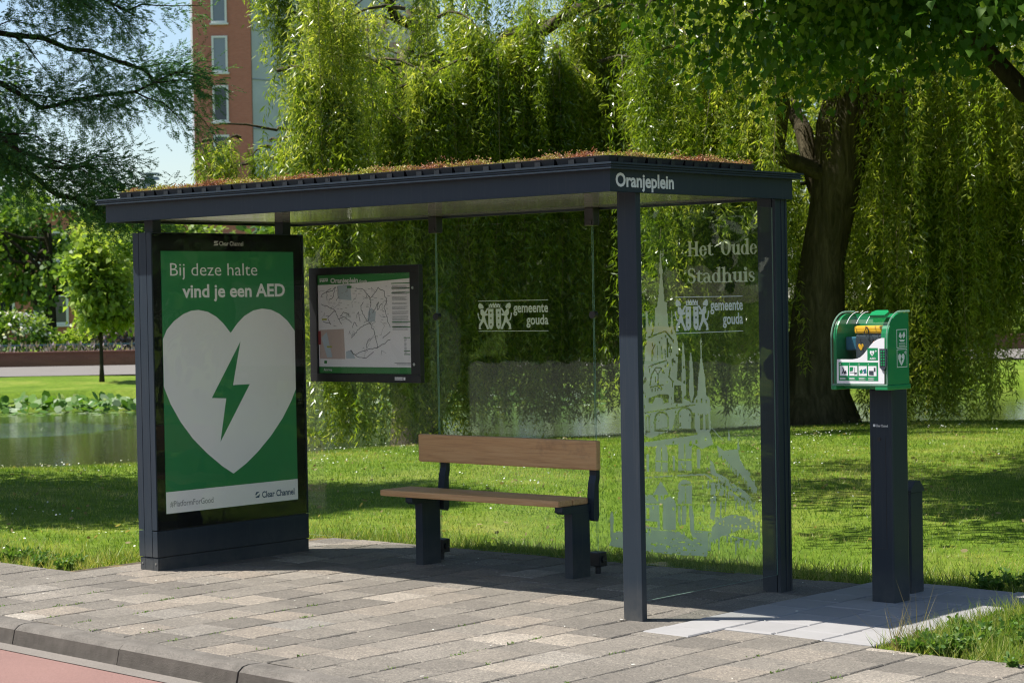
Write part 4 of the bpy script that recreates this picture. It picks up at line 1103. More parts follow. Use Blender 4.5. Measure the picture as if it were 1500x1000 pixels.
# bold serif lettering, drawn glyph by glyph (unit x-height 1, cap height 1.5)
def serif(ch):
    S = []; st = .30; hr = .10
    def stem(x, y0, y1, w_=st, sf=(1, 1)):
        S.append((1, [(x, y0), (x + w_, y0), (x + w_, y1), (x, y1)]))
        if sf[0]: S.append((1, [(x - .13, y0), (x + w_ + .13, y0), (x + w_ + .05, y0 + hr), (x - .05, y0 + hr)]))
        if sf[1] == 1: S.append((1, [(x - .13, y1), (x + w_ + .13, y1), (x + w_ + .05, y1 - hr), (x - .05, y1 - hr)]))
        if sf[1] == 2: S.append((1, [(x - .15, y1 - .02), (x + w_, y1 + .06), (x + w_, y1 - .14), (x - .15, y1 - .12)]))
    def bowl(cx, cy_, rx, ry, t=.28, th=.09):
        S.append((1, ell(cx, cy_, rx, ry, 26))); S.append((0, ell(cx, cy_, rx - t, ry - th, 26)))
    if ch == 'H': stem(.13, 0, 1.5); stem(.93, 0, 1.5); S.append((1, [(.3, .70), (1.1, .70), (1.1, .82), (.3, .82)])); wd = 1.4
    elif ch == 'O': bowl(.62, .75, .60, .78, .33, .08); wd = 1.28
    elif ch == 'S':
        S += [(1, ell(.45, 1.12, .42, .42, 24)), (0, ell(.50, 1.12, .24, .33, 24)), (0, [(.45, .72), (1, .72), (1, 1.12), (.45, 1.0)]),
              (1, ell(.47, .38, .44, .42, 24)), (0, ell(.40, .38, .24, .33, 24)), (0, [(-.1, .40), (.3, .45), (.3, .7), (-.1, .8)])]
        S += bar([(.15, .98), (.45, .80), (.78, .55)], .28) + [(1, [(.80, 1.52), (.86, 1.52), (.86, 1.08), (.78, 1.08)]), (1, [(.03, -.02), (.09, -.02), (.11, .42), (.03, .42)])]; wd = .98
    elif ch == 'e':
        bowl(.46, .5, .44, .53, .27, .08); S.append((0, [(.46, .38), (1, .38), (1, .50), (.46, .50)])); S.append((1, [(.2, .50), (.88, .50), (.86, .58), (.2, .58)])); wd = .95
    elif ch == 't':
        S += [(1, [(.14, .15), (.42, .15), (.42, 1.28), (.34, 1.28), (.14, 1.05)]), (1, [(0, .92), (.68, .92), (.68, 1.02), (0, 1.02)])]
        S += bar([(.26, .18), (.40, .05), (.56, .05), (.70, .14)], .14); wd = .72
    elif ch == 'u':
        stem(.14, .22, 1.02, .28, (0, 2)); stem(.72, 0, 1.02, .28, (0, 2)); S += bar([(.27, .24), (.40, .06), (.58, .08), (.80, .24)], .15) + [(1, [(.8, 0), (1.12, 0), (1.12, .08), (.8, .1)])]; wd = 1.12
    elif ch == 'd':
        bowl(.46, .5, .44, .53, .27, .08); stem(.66, 0, 1.55, .28, (0, 2)); S.append((1, [(.8, 0), (1.08, 0), (1.08, .08), (.8, .1)])); wd = 1.08
    elif ch == 'h':
        stem(.14, 0, 1.55, .28, (1, 2)); stem(.74, 0, .76, .28, (1, 0)); S += bar([(.36, .80), (.55, .97), (.78, .92), (.89, .72)], .15); wd = 1.17
    elif ch == 'i':
        stem(.16, 0, 1.02, .28, (1, 2)); S.append((1, ell(.28, 1.33, .17, .17, 14))); wd = .60
    elif ch == 'a':
        stem(.52, .05, .75, .28, (0, 0)); S += bar([(.10, .84), (.30, .98), (.52, .95), (.68, .78)], .15); S += [(1, ell(.36, .28, .34, .30, 20)), (0, ell(.42, .28, .15, .2, 16)), (1, [(.52, .05), (.8, .05), (.8, .75), (.52, .75)]), (1, [(.7, 0), (.98, 0), (.98, .1), (.7, .12)])]; wd = .96
    elif ch == 's':
        S += [(1, ell(.33, .74, .30, .29, 20)), (0, ell(.37, .74, .16, .22, 20)), (0, [(.33, .48), (.75, .48), (.75, .74), (.33, .66)]), (1, ell(.36, .27, .31, .29, 20)), (0, ell(.30, .27, .16, .22, 20)), (0, [(-.1, .28), (.2, .3), (.2, .5), (-.1, .56)])]
        S += bar([(.12, .66), (.34, .52), (.56, .37)], .22); wd = .72
    else: wd = .42
    return S, wd
def serif_line(body, x, z, width, cap):
    gl = [serif(c) for c in body]; tot = sum(w_ for _, w_ in gl); sx = width / tot; sz = cap / 1.5
    r_ = []; cur = x
    for S, w_ in gl:
        if S: r_ += raster([(s, [(cur + a * sx, z + b * sz) for a, b in p]) for s, p in S], cur - .03, z - .03, cur + w_ * sx + .03, z + cap * 1.2, .0024)
        cur += w_ * sx
    return r_
for args in (('Het', -.672, 1.955, .190, .088), ('Oude', -.428, 1.955, .262, .088), ('Stadhuis', -.675, 1.795, .490, .086)):
    obj('etched_word', rect_mb(serif_line(*args), (0, 1.3635, 0), (1, 0, 0), (0, 0, 1)), 'etch_film', p3)

# town emblem with two lions, shields and crown, and the words beside it; unit box .60 x .20
def emblem():
    E = lambda pts: [((x - 200) / 1740 , (650 - y) / 2250) for x, y in pts]
    S = []
    for x0, x1 in ((352, 432), (468, 548)):
        S.append((1, E([(x0, 330), (x1, 330), (x1, 570), (x1 - 14, 605), ((x0 + x1) / 2, 628), (x0 + 14, 605), (x0, 570)])))
        for y in (385, 465, 555): S.append((0, E([((x0 + x1) / 2 + (18 if i % 2 else 8) * math.cos(i * math.pi / 6), y + (22 if i % 2 else 9) * math.sin(i * math.pi / 6)) for i in range(12)])))
    S.append((1, E([(362, 312), (362, 250), (378, 275), (395, 245), (412, 275), (430, 240), (450, 272), (470, 240), (488, 275), (505, 245), (522, 275), (538, 250), (538, 312)])))
    for x in (385, 425, 468, 510): S.append((0, E(ell(x, 293, 10, 11, 8))))
    for f in (lambda x: x, lambda x: 900 - x):
        for p in ([(205, 265), (225, 242), (262, 262), (288, 300), (276, 325), (250, 318), (225, 330), (205, 310)],
                  [(238, 330), (275, 335), (300, 375), (335, 320), (372, 312), (345, 345), (320, 395), (346, 398), (346, 425), (300, 432), (250, 425), (232, 395)],
                  [(262, 425), (300, 430), (318, 520), (352, 590), (372, 622), (330, 626), (318, 590), (280, 520), (248, 560), (232, 600), (250, 626), (202, 626), (210, 555), (250, 490)],
                  [(186, 395), (205, 385), (212, 440), (225, 485), (250, 480), (255, 495), (220, 505), (200, 460)]):
            S.append((1, E([(f(x), y) for x, y in p])))
    return S
EMB = raster(emblem(), -.02, -.01, .36, .22, .0016)
def logo(o, u, parent, mat):
    o = Vector(o); u = Vector(u)
    e = obj('etched_emblem', rect_mb(EMB, o, u, (0, 0, 1)), mat, parent)
    for z0 in (0.0, .196):
        mb = MB(); mb.face([o + u * .0 + Vector((0, 0, z0 - .004)), o + u * .6 + Vector((0, 0, z0 - .004)), o + u * .6 + Vector((0, 0, z0)), o + Vector((0, 0, z0))]); obj('etched_rule', mb, mat, parent)
    obj('etched_word', text_mb(MB(), 'gemeente', o + u * .305 + Vector((0, 0, .118)), u, (0, 0, 1), .295, .064, .024), mat, parent)
    obj('etched_word', text_mb(MB(), 'gouda', o + u * .415 + Vector((0, 0, .040)), u, (0, 0, 1), .185, .064, .024), mat, parent)
logo((-2.374, 1.3635, 1.516), (1, 0, 0), p2, 'etch_film')
logo((-.0125, .352, 1.516), (0, 1.055, 0), p4, 'etch_bright')

# ------------------------------------------------------------------ advertising panel at the end of the shelter
AX = -3.853
AD = thing('advertising_panel', (-3.95, .53, 0), 'tall black framed advertising panel with a green heart poster', 'advertising panel')
mb = MB(); mb.box(-4.030, -3.863, -.128, 1.19, .262, 2.188, 0, .004); obj('casing', mb, 'black_gloss', AD)
mb = MB()
for x0, x1 in ((-4.040, -3.983), (-3.979, -3.905), (-3.901, AX)):
    mb.box(x0, x1, -.139, -.1285, .262 if x0 != -3.979 else .088, 2.193, 0, .0015)
mb.box(-4.040, AX, 1.1905, 1.199, .262, 2.193, 0, .0015); mb.box(-4.0395, AX - .0005, -.128, 1.19, 2.1885, 2.193)
obj('side_profile', mb, 'anthracite_paint', AD)
mb = MB()
for x0, x1 in ((-4.040, -3.983), (-3.901, AX)): mb.box(x0, x1, -.138, -.1255, .088, .256, 0, .0015)
mb.box(-4.035, AX + .0005, -.125, 1.199, .088, .256, 0, .003); obj('base_cladding', mb, 'anthracite_paint', AD)
mb = MB()
for x0, x1 in ((-4.034, -3.983), (-3.981, -3.907), (-3.905, AX - .003)): mb.box(x0, x1, -.134, -.121, -.02, .083, 0, .0015)
mb.box(-4.03, AX - .0015, -.12, 1.196, -.02, .083, 0, .003); obj('plinth', mb, 'anthracite_paint', AD)
mb = MB(); mb.box(-4.02, AX - .012, -.11, 1.185, .075, .27); obj('core', mb, 'black_plastic', AD)
for x in (-4.01, -3.875):
    mb = MB(); mb.tube([(x, -.137, .045), (x, -.133, .045)], .007, 10); obj('bolt', mb, 'steel', AD)
mb = MB()
mb.box(-3.8625, -3.8585, -.054, 1.106, .363, 2.073); po = obj('poster', mb, 'green_print', AD)
U, V_ = (0, 1, 0), (0, 0, 1)
def flat(name, poly, lay, mat, par):
    mb = MB(); mb.face([(-3.8585 + .0006 * lay, y, z) for y, z in poly]); return obj(name, mb, mat, par)
# heart: two lobes and curved flanks, cut off by the poster's edges
def heart_pts():
    pts = []
    for i in range(33):
        t = math.pi - math.pi * .5 * i / 32 * 1.35; pts.append((.23 + .315 * math.cos(t), 1.37 + .315 * math.sin(t)))
    L_ = [(-.0535, 1.50), (-.02, 1.56), (.04, 1.615), (.12, 1.66), (.19, 1.682), (.25, 1.686), (.33, 1.672), (.40, 1.640), (.46, 1.595), (.525, 1.528)]
    R_ = [(.585, 1.590), (.65, 1.640), (.73, 1.675), (.81, 1.687), (.89, 1.678), (.97, 1.648), (1.04, 1.600), (1.1055, 1.53)]
    D_ = [(1.1055, 1.125), (1.06, 1.045), (.98, .935), (.87, .82), (.75, .72), (.64, .645), (.525, .585), (.43, .64), (.30, .735), (.18, .84), (.08, .955), (.0, 1.075), (-.0535, 1.19)]
    return L_ + R_ + D_
flat('heart', heart_pts(), 1, 'white_print', po)
flat('lightning_bolt', [(.610, 1.470), (.349, 1.100), (.474, 1.092), (.416, .804), (.685, 1.178), (.536, 1.178)], 2, 'green_print', po)
flat('footer_band', [(-.054, .364), (1.106, .364), (1.106, .505), (-.054, .505)], 1, 'white_print', po)
words('slogan_word', 'Bij deze halte', (-3.8576, .018, 1.912), U, V_, .755, .088, -.004, 'white_print', po)
words('slogan_word', 'vind je een AED', (-3.8576, .117, 1.770), U, V_, .905, .088, .026, 'white_print', po)
mb = MB(); text_mb(mb, '#PlatformForGood', (-3.857, -.022, .406), U, V_, .366, .040, .004); obj('hashtag', mb, 'grey_print', po)
obj('company_name', text_mb(MB(), 'Clear Channel', (-3.857, .775, .402), U, V_, .298, .044, .022), 'navy_print', po); mb = MB()
mb.add([(-3.857, .712 + .022 + .022 * a, .425 + .022 * b) for a, b in ((-1, 0), (-.5, .9), (.9, .9), (-.1, .35), (-.55, -.1))], [(0, 1, 2, 3, 4)])
mb.add([(-3.857, .712 + .022 + .022 * a, .425 + .022 * b) for a, b in ((-.6, -.9), (.7, -.9), (1, .3), (.2, -.3), (-.9, -.6))], [(0, 1, 2, 3, 4)]); obj('company_mark', mb, 'navy_print', po)
mb = MB(); text_mb(mb, 'Clear Channel', (-3.8618, .445, 2.112), U, V_, .21, .030, .014)
mb.face([(-3.8618, .394, 2.112), (-3.8618, .43, 2.112), (-3.8618, .438, 2.125), (-3.8618, .405, 2.122)]); mb.face([(-3.8618, .398, 2.127), (-3.8618, .425, 2.130), (-3.8618, .438, 2.142), (-3.8618, .402, 2.142)])
obj('maker_name', mb, 'white_vinyl', AD)
mb = MB(); mb.box(-3.8556, -3.8532, -.127, 1.189, .263, 2.187); obj('cover_glass', mb, 'cover_glass', AD)

# ------------------------------------------------------------------ route map case
IC = thing('map_case', (-3.4, 1.34, 1.17), 'black framed route map case hanging on the glass beside the green poster', 'map case')
x0, x1, z0, z1, yf = -3.937, -2.869, 1.170, 1.963, 1.322
mb = MB()
for a in ((x0, x1, z0, z0 + .055), (x0, x1, z1 - .048, z1), (x0, x0 + .072, z0 + .055, z1 - .048), (x1 - .085, x1, z0 + .055, z1 - .048)): mb.box(a[0], a[1], yf, 1.364, a[2], a[3], 0, .002)
obj('case_frame', mb, 'black_plastic', IC)
mb = MB(); mb.box(x0 + .06, x1 - .07, 1.34, 1.362, z0 + .04, z1 - .03); obj('back_plate', mb, 'black_plastic', IC)
mx0, mx1, mz0, mz1 = x0 + .076, x1 - .089, z0 + .059, z1 - .052; MW, MH = mx1 - mx0, mz1 - mz0
mb = MB(); mb.box(mx0, mx1, 1.336, 1.3395, mz0, mz1); mp = obj('route_map', mb, 'paper', IC)
def M(a, b, lay): return (mx0 + a * MW, 1.336 - .0005 * lay, mz0 + b * MH)
def mflat(name, poly, lay, mat):
    mb = MB(); mb.face([M(a, b, lay) for a, b in poly]); return obj(name, mb, mat, mp)
mflat('header_band', [(0, .90), (.3, .905), (.7, .925), (1, .945), (1, 1), (0, 1)], 2, 'map_green'); mflat('footer_band', [(0, 0), (1, 0), (1, .065), (0, .065)], 2, 'map_green')
mflat('water_patch', [(.23, .75), (.37, .74), (.36, .90), (.22, .89)], 1, 'map_blue'); mflat('water_patch', [(.54, .52), (.62, .52), (.63, .62), (.58, .66), (.55, .62)], 1, 'map_blue'); mflat('water_patch', [(.3, .15), (.40, .15), (.36, .24), (.30, .22)], 1, 'map_blue')
mflat('town_inset', [(.01, .145), (.29, .145), (.28, .45), (.01, .44)], 1, 'map_pink'); mflat('town_inset', [(.03, .36), (.09, .42), (.15, .16), (.09, .16)], 2, 'map_blue')
mflat('side_tab', [(-.008, .29), (.025, .29), (.025, .43), (-.008, .43)], 3, 'map_red')
for a, b in ((.04, .54), (.09, .26)): mflat('stop_marker', [(a, b), (a + .055, b), (a + .055, b + .017), (a, b + .017)], 3, 'map_yellow')
mflat('stop_marker', [(.325, .862), (.375, .862), (.375, .885), (.325, .885)], 3, 'map_green')
rl = random.Random(5); mb = MB()
def ribbon(mb, pts, wd, lay):
    for (a, b), (c, d) in zip(pts, pts[1:]):
        dx, dz = (c - a) * MW, (d - b) * MH; q = math.hypot(dx, dz) or 1; nx, nz = -dz / q * wd / 2 / MW, dx / q * wd / 2 / MH
        mb.face([M(a + nx, b + nz, lay), M(c + nx, d + nz, lay), M(c - nx, d - nz, lay), M(a - nx, b - nz, lay)])
routes = [[(.55, .52), (.60, .44), (.63, .35), (.64, .26), (.55, .24), (.40, .19), (.35, .23)], [(.64, .26), (.70, .30), (.78, .34)], [(.55, .52), (.50, .58), (.47, .66), (.50, .72)], [(.55, .52), (.58, .70), (.57, .76), (.51, .84), (.42, .86)], [(.57, .74), (.66, .86), (.72, .82), (.75, .72), (.72, .66)], [(.72, .66), (.76, .52), (.78, .46)], [(.55, .50), (.46, .46), (.40, .40), (.36, .36)], [(.35, .23), (.42, .17), (.52, .16), (.60, .22)],
          [(.04, .70), (.12, .68), (.18, .64), (.10, .56), (.14, .50), (.05, .53)], [(.18, .64), (.22, .56), (.26, .50)], [(.22, .55), (.30, .57), (.37, .51)], [(.24, .58), (.28, .62), (.34, .60), (.33, .57)], [(.10, .74), (.10, .82), (.16, .84), (.20, .88), (.17, .78), (.12, .74)], [(.03, .78), (.10, .84), (.15, .86)], [(.20, .74), (.23, .78), (.22, .88)], [(.60, .60), (.66, .72), (.65, .64), (.70, .70)], [(.56, .36), (.52, .30), (.53, .25)], [(.70, .36), (.78, .42)], [(.42, .56), (.44, .62), (.46, .52)], [(.43, .48), (.40, .52), (.38, .46)]]
for r_ in routes:
    fine = []
    for (a, b), (c, d) in zip(r_, r_[1:]):
        for i in range(4): t = i / 4; fine.append((a + (c - a) * t + rl.uniform(-.007, .007), b + (d - b) * t + rl.uniform(-.007, .007)))
    mb = MB(); ribbon(mb, fine + [r_[-1]], .0042, 2); obj('bus_route', mb, 'map_line', mp)
mb = MB()
for _ in range(26):
    a, b = rl.uniform(.05, .75), rl.uniform(.2, .86)
    if a < .3 and b < .5: continue
    p_ = [(a, b)]
    for _ in range(4): p_.append((min(.78, max(.02, p_[-1][0] + rl.uniform(-.05, .05))), p_[-1][1] + rl.uniform(-.05, .05)))
    ribbon(mb, p_, .0016, 2)
o = obj('minor_roads', mb, 'map_line', mp); o['kind'] = 'stuff'
mb = MB()
for _ in range(90):
    a, b = rl.uniform(.03, .76), rl.uniform(.47, .87); s_ = rl.uniform(.012, .03); mb.face([M(a, b, 2), M(a + s_, b, 2), M(a + s_, b + .005, 2), M(a, b + .005, 2)])
b = .87
while b > .44:
    for q in range(rl.randint(2, 4)):
        mb.face([M(.805, b, 2), M(rl.uniform(.93, .985), b, 2), M(.97, b + .006, 2), M(.805, b + .006, 2)]); b -= .0115
    b -= .014
for q in range(14): mb.face([M(.925, .36 - q * .013, 2), M(rl.uniform(.94, .97), .36 - q * .013, 2), M(.94, .366 - q * .013, 2), M(.925, .366 - q * .013, 2)])
for q in range(2): mb.face([M(.82 + q * .02, .105 - q * .014, 2), M(.99, .105 - q * .014, 2), M(.99, .113 - q * .014, 2), M(.82 + q * .02, .113 - q * .014, 2)])
o = obj('small_print', mb, 'map_grey', mp); o['kind'] = 'stuff'
mb = MB()
for b in (.893, .845, .80, .512, .46): mb.face([M(.80, b, 2), M(.99, b, 2), M(.99, b + .009, 2), M(.80, b + .009, 2)])
for b in (.355, .225, .19): mb.face([M(.92, b, 2), M(.985, b, 2), M(.985, b + .008, 2), M(.92, b + .008, 2)])
mb.face([M(.055, .10, 2), M(.085, .095, 2), M(.09, .125, 2), M(.06, .13, 2)]); o = obj('green_rules', mb, 'map_green', mp); o['kind'] = 'stuff'
obj('map_title', text_mb(MB(), 'Oranjeplein', M(.145, .918, 4), (1, 0, 0), (0, 0, 1), .272, .034, .03), 'white_vinyl', mp); obj('map_title', text_mb(MB(), 'Gouda', M(.46, .918, 4), (1, 0, 0), (0, 0, 1), .075, .017, .02), 'white_vinyl', mp); mb = MB()
mb.face([M(.025, .93, 4), M(.115, .935, 4), M(.115, .968, 4), M(.025, .966, 4)]); obj('bus_shape', mb, 'white_vinyl', mp); obj('operator_name', text_mb(MB(), 'Arriva', M(.05, .022, 4), (1, 0, 0), (0, 0, 1), .085, .020, .01), 'white_vinyl', mp)
mb = MB()
for q in range(4): mb.face([M(.034 + q * .019, .95, 5), M(.048 + q * .019, .95, 5), M(.048 + q * .019, .961, 5), M(.034 + q * .019, .961, 5)])
for a in (.045, .09): mb.add([M(a + .008 * math.cos(t * .785), .931 + .011 * math.sin(t * .785), 5) for t in range(8)], [tuple(range(8))])
obj('bus_symbol', mb, 'map_green', mp)
mb = MB(); mb.face([(x1 - .24, yf - .0006, z0 + .018), (x1 - .165, yf - .0006, z0 + .018), (x1 - .165, yf - .0006, z0 + .026), (x1 - .24, yf - .0006, z0 + .026)]); mb.face([(x1 - .24, yf - .0006, z0 + .030), (x1 - .165, yf - .0006, z0 + .030), (x1 - .165, yf - .0006, z0 + .038), (x1 - .24, yf - .0006, z0 + .038)]); mb.face([(x1 - .158, yf - .0006, z0 + .018), (x1 - .14, yf - .0006, z0 + .018), (x1 - .14, yf - .0006, z0 + .038), (x1 - .158, yf - .0006, z0 + .038)])
obj('maker_mark', mb, 'white_vinyl', IC)
for z in (z0 + .125, z1 - .155):
    mb = MB(); mb.tube([(x1 - .055, yf - .004, z), (x1 - .055, yf + .002, z)], .010, 12); obj('lock', mb, 'steel', IC)
mb = MB(); mb.box(mx0 - .002, mx1 + .002, 1.3262, 1.3285, mz0 - .002, mz1 + .002); obj('cover_glass', mb, 'cover_glass', IC)

# ------------------------------------------------------------------ bench
BE = thing('bench', (-2.04, 1.15, 0), 'wooden bench with dark steel legs in front of the back glass', 'bench')
for y0, y1 in ((.955, 1.095), (1.10, 1.245)):
    mb = MB(); mb.box(-2.905, -1.375, y0, y1, .445, .487, 0, .011); obj('seat_plank', mb, 'bench_timber', BE)
mb = MB(); mb.box(-2.815, -1.295, 1.232, 1.276, .655, .838, 0, .011); obj('backrest', mb, 'bench_timber', BE)
for x in (-2.66, -1.39):
    mb = MB(); mb.box(x - .032, x + .032, 1.065, 1.235, -.02, .405, 0, .003); obj('leg', mb, 'anthracite_paint', BE)
    mb = MB(); mb.prism([(.975, .4445), (1.25, .4445), (1.25, .402), (1.0, .400), (.975, .415)], (x - .03, 0, 0), (0, 1, 0), (0, 0, 1), (.06, 0, 0)); obj('seat_bracket', mb, 'anthracite_paint', BE)
    mb = MB(); mb.prism([(1.247, .35), (1.29, .335), (1.30, .37), (1.30, .56), (1.312, .60), (1.312, .80), (1.278, .80), (1.278, .62), (1.262, .57), (1.247, .44)], (x + .0, 0, 0), (0, 1, 0), (0, 0, 1), (.055, 0, 0)); obj('back_support', mb, 'anthracite_paint', BE)

# ------------------------------------------------------------------ defibrillator post, cabinet and meter box
AP = thing('cabinet_post', (.692, 1.365, 0), 'square dark steel post carrying the green defibrillator cabinet', 'post')
mb = MB(); mb.box(.620, .764, 1.28, 1.45, -.03, 1.186, 0, .012); post = obj('shaft', mb, 'anthracite_paint', AP)
mb = MB()
for a, b in (((.640, .30), (.640, .92)), ((.722, .30), (.722, .92)), ((.640, .30), (.722, .30))):
    mb.box(min(a[0], b[0]) - .001, max(a[0], b[0]) + .001, 1.2788, 1.2805, min(a[1], b[1]) - .001, max(a[1], b[1]) + .001)
obj('hatch_seam', mb, 'black_plastic', AP)
mb = MB(); mb.tube([(.683, 1.277, .905), (.683, 1.281, .905)], .011, 12); obj('lock', mb, 'black_plastic', AP)
mb = MB(); text_mb(mb, 'Clear Channel', (.664, 1.2788, .974), (1, 0, 0), (0, 0, 1), .075, .014, .016); mb.face([(.645, 1.2788, .974), (.660, 1.2788, .974), (.660, 1.2788, .988), (.645, 1.2788, .988)]); obj('maker_name', mb, 'white_vinyl', AP)
mb = MB(); mb.box(.585, .80, 1.245, 1.485, -.02, -.0005); obj('base_opening', mb, 'black_plastic', AP)

MBX = thing('meter_box', (.58, 1.715, 0), 'low black meter box with a small gabled lid behind the cabinet post', 'meter box')
mb = MB(); mb.box(.505, .658, 1.65, 1.782, -.02, .575, 0, .003); obj('body', mb, 'anthracite_paint', MBX)
mb = MB(); mb.prism([(1.642, .577), (1.79, .577), (1.79, .590), (1.745, .640), (1.69, .640), (1.642, .592)], (.497, 0, 0), (0, 1, 0), (0, 0, 1), (.168, 0, 0)); obj('lid', mb, 'anthracite_paint', MBX)

CB = thing('defibrillator_cabinet', (.69, 1.19, 1.185), 'green defibrillator cabinet with a clear curved cover on the dark post', 'defibrillator cabinet')
X0, X1 = .515, .865
def prof_(y0, y1, zb, zt, r, n=9):
    pts = [(y1, zb), (y1, zt)]
    pts += [(y0 + r - r * math.sin(i / (n - 1) * math.pi / 2) if True else 0, zt - r * 1.0 + r * math.cos(i / (n - 1) * math.pi / 2)) for i in range(n)]
    return pts + [(y0, zb)]
mb = MB()
for xa, xb in ((X0 + .002, X0 + .022), (X1 - .045, X1 - .002)): mb.prism(prof_(1.088, 1.305, 1.215, 1.602, .135), (xa, 0, 0), (0, 1, 0), (0, 0, 1), (xb - xa, 0, 0))
mb.box(X0 + .022, X1 - .045, 1.285, 1.303, 1.215, 1.60); mb.box(X0 + .022, X1 - .045, 1.10, 1.285, 1.215, 1.235)
obj('body', mb, 'aed_green', CB)
mb = MB(); mb.box(X0 - .006, X0 + .03, 1.068, 1.312, 1.186, 1.214, 0, .006); mb.box(X1 - .075, X1 + .004, 1.068, 1.312, 1.186, 1.214, 0, .006); mb.box(X0 + .03, X1 - .075, 1.16, 1.31, 1.188, 1.212); obj('base_flange', mb, 'aed_green', CB)
# clear cover: a thin curved shell with rims
pc = prof_(1.07, 1.312, 1.214, 1.612, .145)[1:]
mb = MB()
for (a, b), (c, d) in zip(pc, pc[1:]): mb.face([(X0, a, b), (X1, a, b), (X1, c, d), (X0, c, d)])
mb.v.append((0, 0, 0)) if False else None
cover = obj('clear_cover', mb, 'clear_plastic', CB, smooth=True)
mb = MB()
for x in (X0, X1):
    mb.tube([(x, a, b) for a, b in pc], .0045, 6)
mb.tube([(X0, 1.07, 1.214), (X1, 1.07, 1.214)], .006, 6); obj('cover_rim', mb, 'glass_edge', cover)
mb = MB()
for q in range(3):
    x = X0 + .085 + q * .062; mb.tube([(x, a + .001, b + .0) for a, b in pc[1:7]], .0022, 5)
obj('cover_rib', mb, 'aed_white', cover)
mb = MB(); mb.prism([(X1 - .115, 0), (X1 - .02, 0), (X1 - .015, .045), (X1 - .03, .068), (X1 - .10, .068), (X1 - .12, .045)], (0, 1.095, 1.578), (1, 0, 0), (0, .75, .38), (0, -.008, .016)); obj('handle', mb, 'aed_green', cover)
# white instruction sticker with a sweeping upper edge
def F(x, z, lay): return (x, 1.0688 - .0006 * lay, z)
st = [(.548, 1.222), (.848, 1.222), (.853, 1.470), (.835, 1.470), (.812, 1.464), (.785, 1.450), (.762, 1.428), (.742, 1.405), (.722, 1.383), (.700, 1.366), (.680, 1.358), (.650, 1.354), (.551, 1.354)]
mb = MB(); mb.face([F(x, z, 1) for x, z in st]); sk = obj('instruction_sticker', mb, 'aed_white', CB)
def fl(name, poly, lay, mat, par=None):
    mb = MB(); mb.face([F(x, z, lay) for x, z in poly]); return obj(name, mb, mat, par or sk)
RC = lambda a, b, c, d: [(a, b), (c, b), (c, d), (a, d)]
fl('step_band', RC(.562, 1.237, .811, 1.338), 2, 'aed_green'); fl('defibrillator_sign', RC(.745, 1.349, .811, 1.416), 2, 'aed_green')
for q in range(4):
    xa = .569 + q * .060; fl('step_picture', RC(xa, 1.264, xa + .052, 1.318), 3, 'aed_white')
    mb = MB()
    if q == 0: P_ = [[(.012, .012), (.02, .03), (.016, .044), (.022, .048), (.028, .03), (.020, .012)], [(.026, .008), (.044, .014), (.040, .03), (.024, .022)]]
    elif q == 1: P_ = [[(.004, .016), (.05, .016), (.05, .018), (.004, .018)], [(.034, .004), (.037, .004), (.037, .046), (.034, .046)], [(.030, .012), (.048, .02), (.046, .008)]]
    elif q == 2: P_ = [[(.018, .028), (.046, .040), (.050, .016), (.030, .012), (.034, .026)], [(.006, .024), (.020, .038), (.026, .018), (.012, .012)]]
    else: P_ = [[(.006, .006), (.034, .004), (.034, .028), (.006, .028)], [(.036, .024), (.046, .024), (.046, .045), (.036, .045)]]
    for p_ in P_: mb.face([F(xa + a, 1.264 + b, 4) for a, b in p_])
    obj('pictogram', mb, 'aed_dark' if q != 2 else 'aed_blue', sk)
    if q in (1, 2): fl('pictogram', [(xa + .004, 1.288), (xa + .022, 1.292), (xa + .026, 1.312), (xa + .004, 1.312)] if q == 1 else [(xa + .005, 1.290), (xa + .02, 1.30), (xa + .024, 1.282), (xa + .010, 1.276)], 5, 'aed_green')
mb = MB()
for q in range(4):
    text_mb(mb, str(q + 1), F(.569 + q * .060, 1.324, 3), (1, 0, 0), (0, 0, 1), .005, .009, .01)
    for k in range(2): mb.face([F(.569 + q * .06, 1.250 - k * .007, 3), F(.569 + q * .06 + R.uniform(.03, .05), 1.250 - k * .007, 3), F(.569 + q * .06 + .03, 1.253 - k * .007, 3), F(.569 + q * .06, 1.253 - k * .007, 3)])
text_mb(mb, 'AED', F(.759, 1.354, 3), (1, 0, 0), (0, 0, 1), .038, .011, .02)
hp = [(0, -1), (.55, -.45), (.9, .1), (.92, .55), (.65, .85), (.3, .82), (0, .5), (-.3, .82), (-.65, .85), (-.92, .55), (-.9, .1), (-.55, -.45)]
mb.face([F(.775 + .015 * a, 1.388 + .016 * b, 3) for a, b in hp])
for a, b, c, d in ((.793, 1.398, .805, 1.401), (.7975, 1.3935, .8005, 1.4055)): mb.face([F(x, z, 3) for x, z in RC(a, b, c, d)])
o = obj('lettering', mb, 'aed_white', sk); o['kind'] = 'stuff'
fl('bolt_symbol', [(.777, 1.396), (.770, 1.386), (.775, 1.386), (.773, 1.377), (.781, 1.388), (.776, 1.388)], 4, 'aed_green')
mb = MB(); mb.prism([(.826, 1.412), (.866, 1.412), (.868, 1.32), (.850, 1.292), (.826, 1.31)], (0, 1.058, 0), (1, 0, 0), (0, 0, 1), (0, .012, 0)); kp = obj('keypad', mb, 'aed_dark', CB)
for i in range(6):
    for j in range(2):
        mb = MB(); mb.box(.834 + j * .015, .845 + j * .015, 1.0555, 1.059, 1.392 - i * .0145, 1.402 - i * .0145, 0, .002); obj('key', mb, 'aed_green', kp)
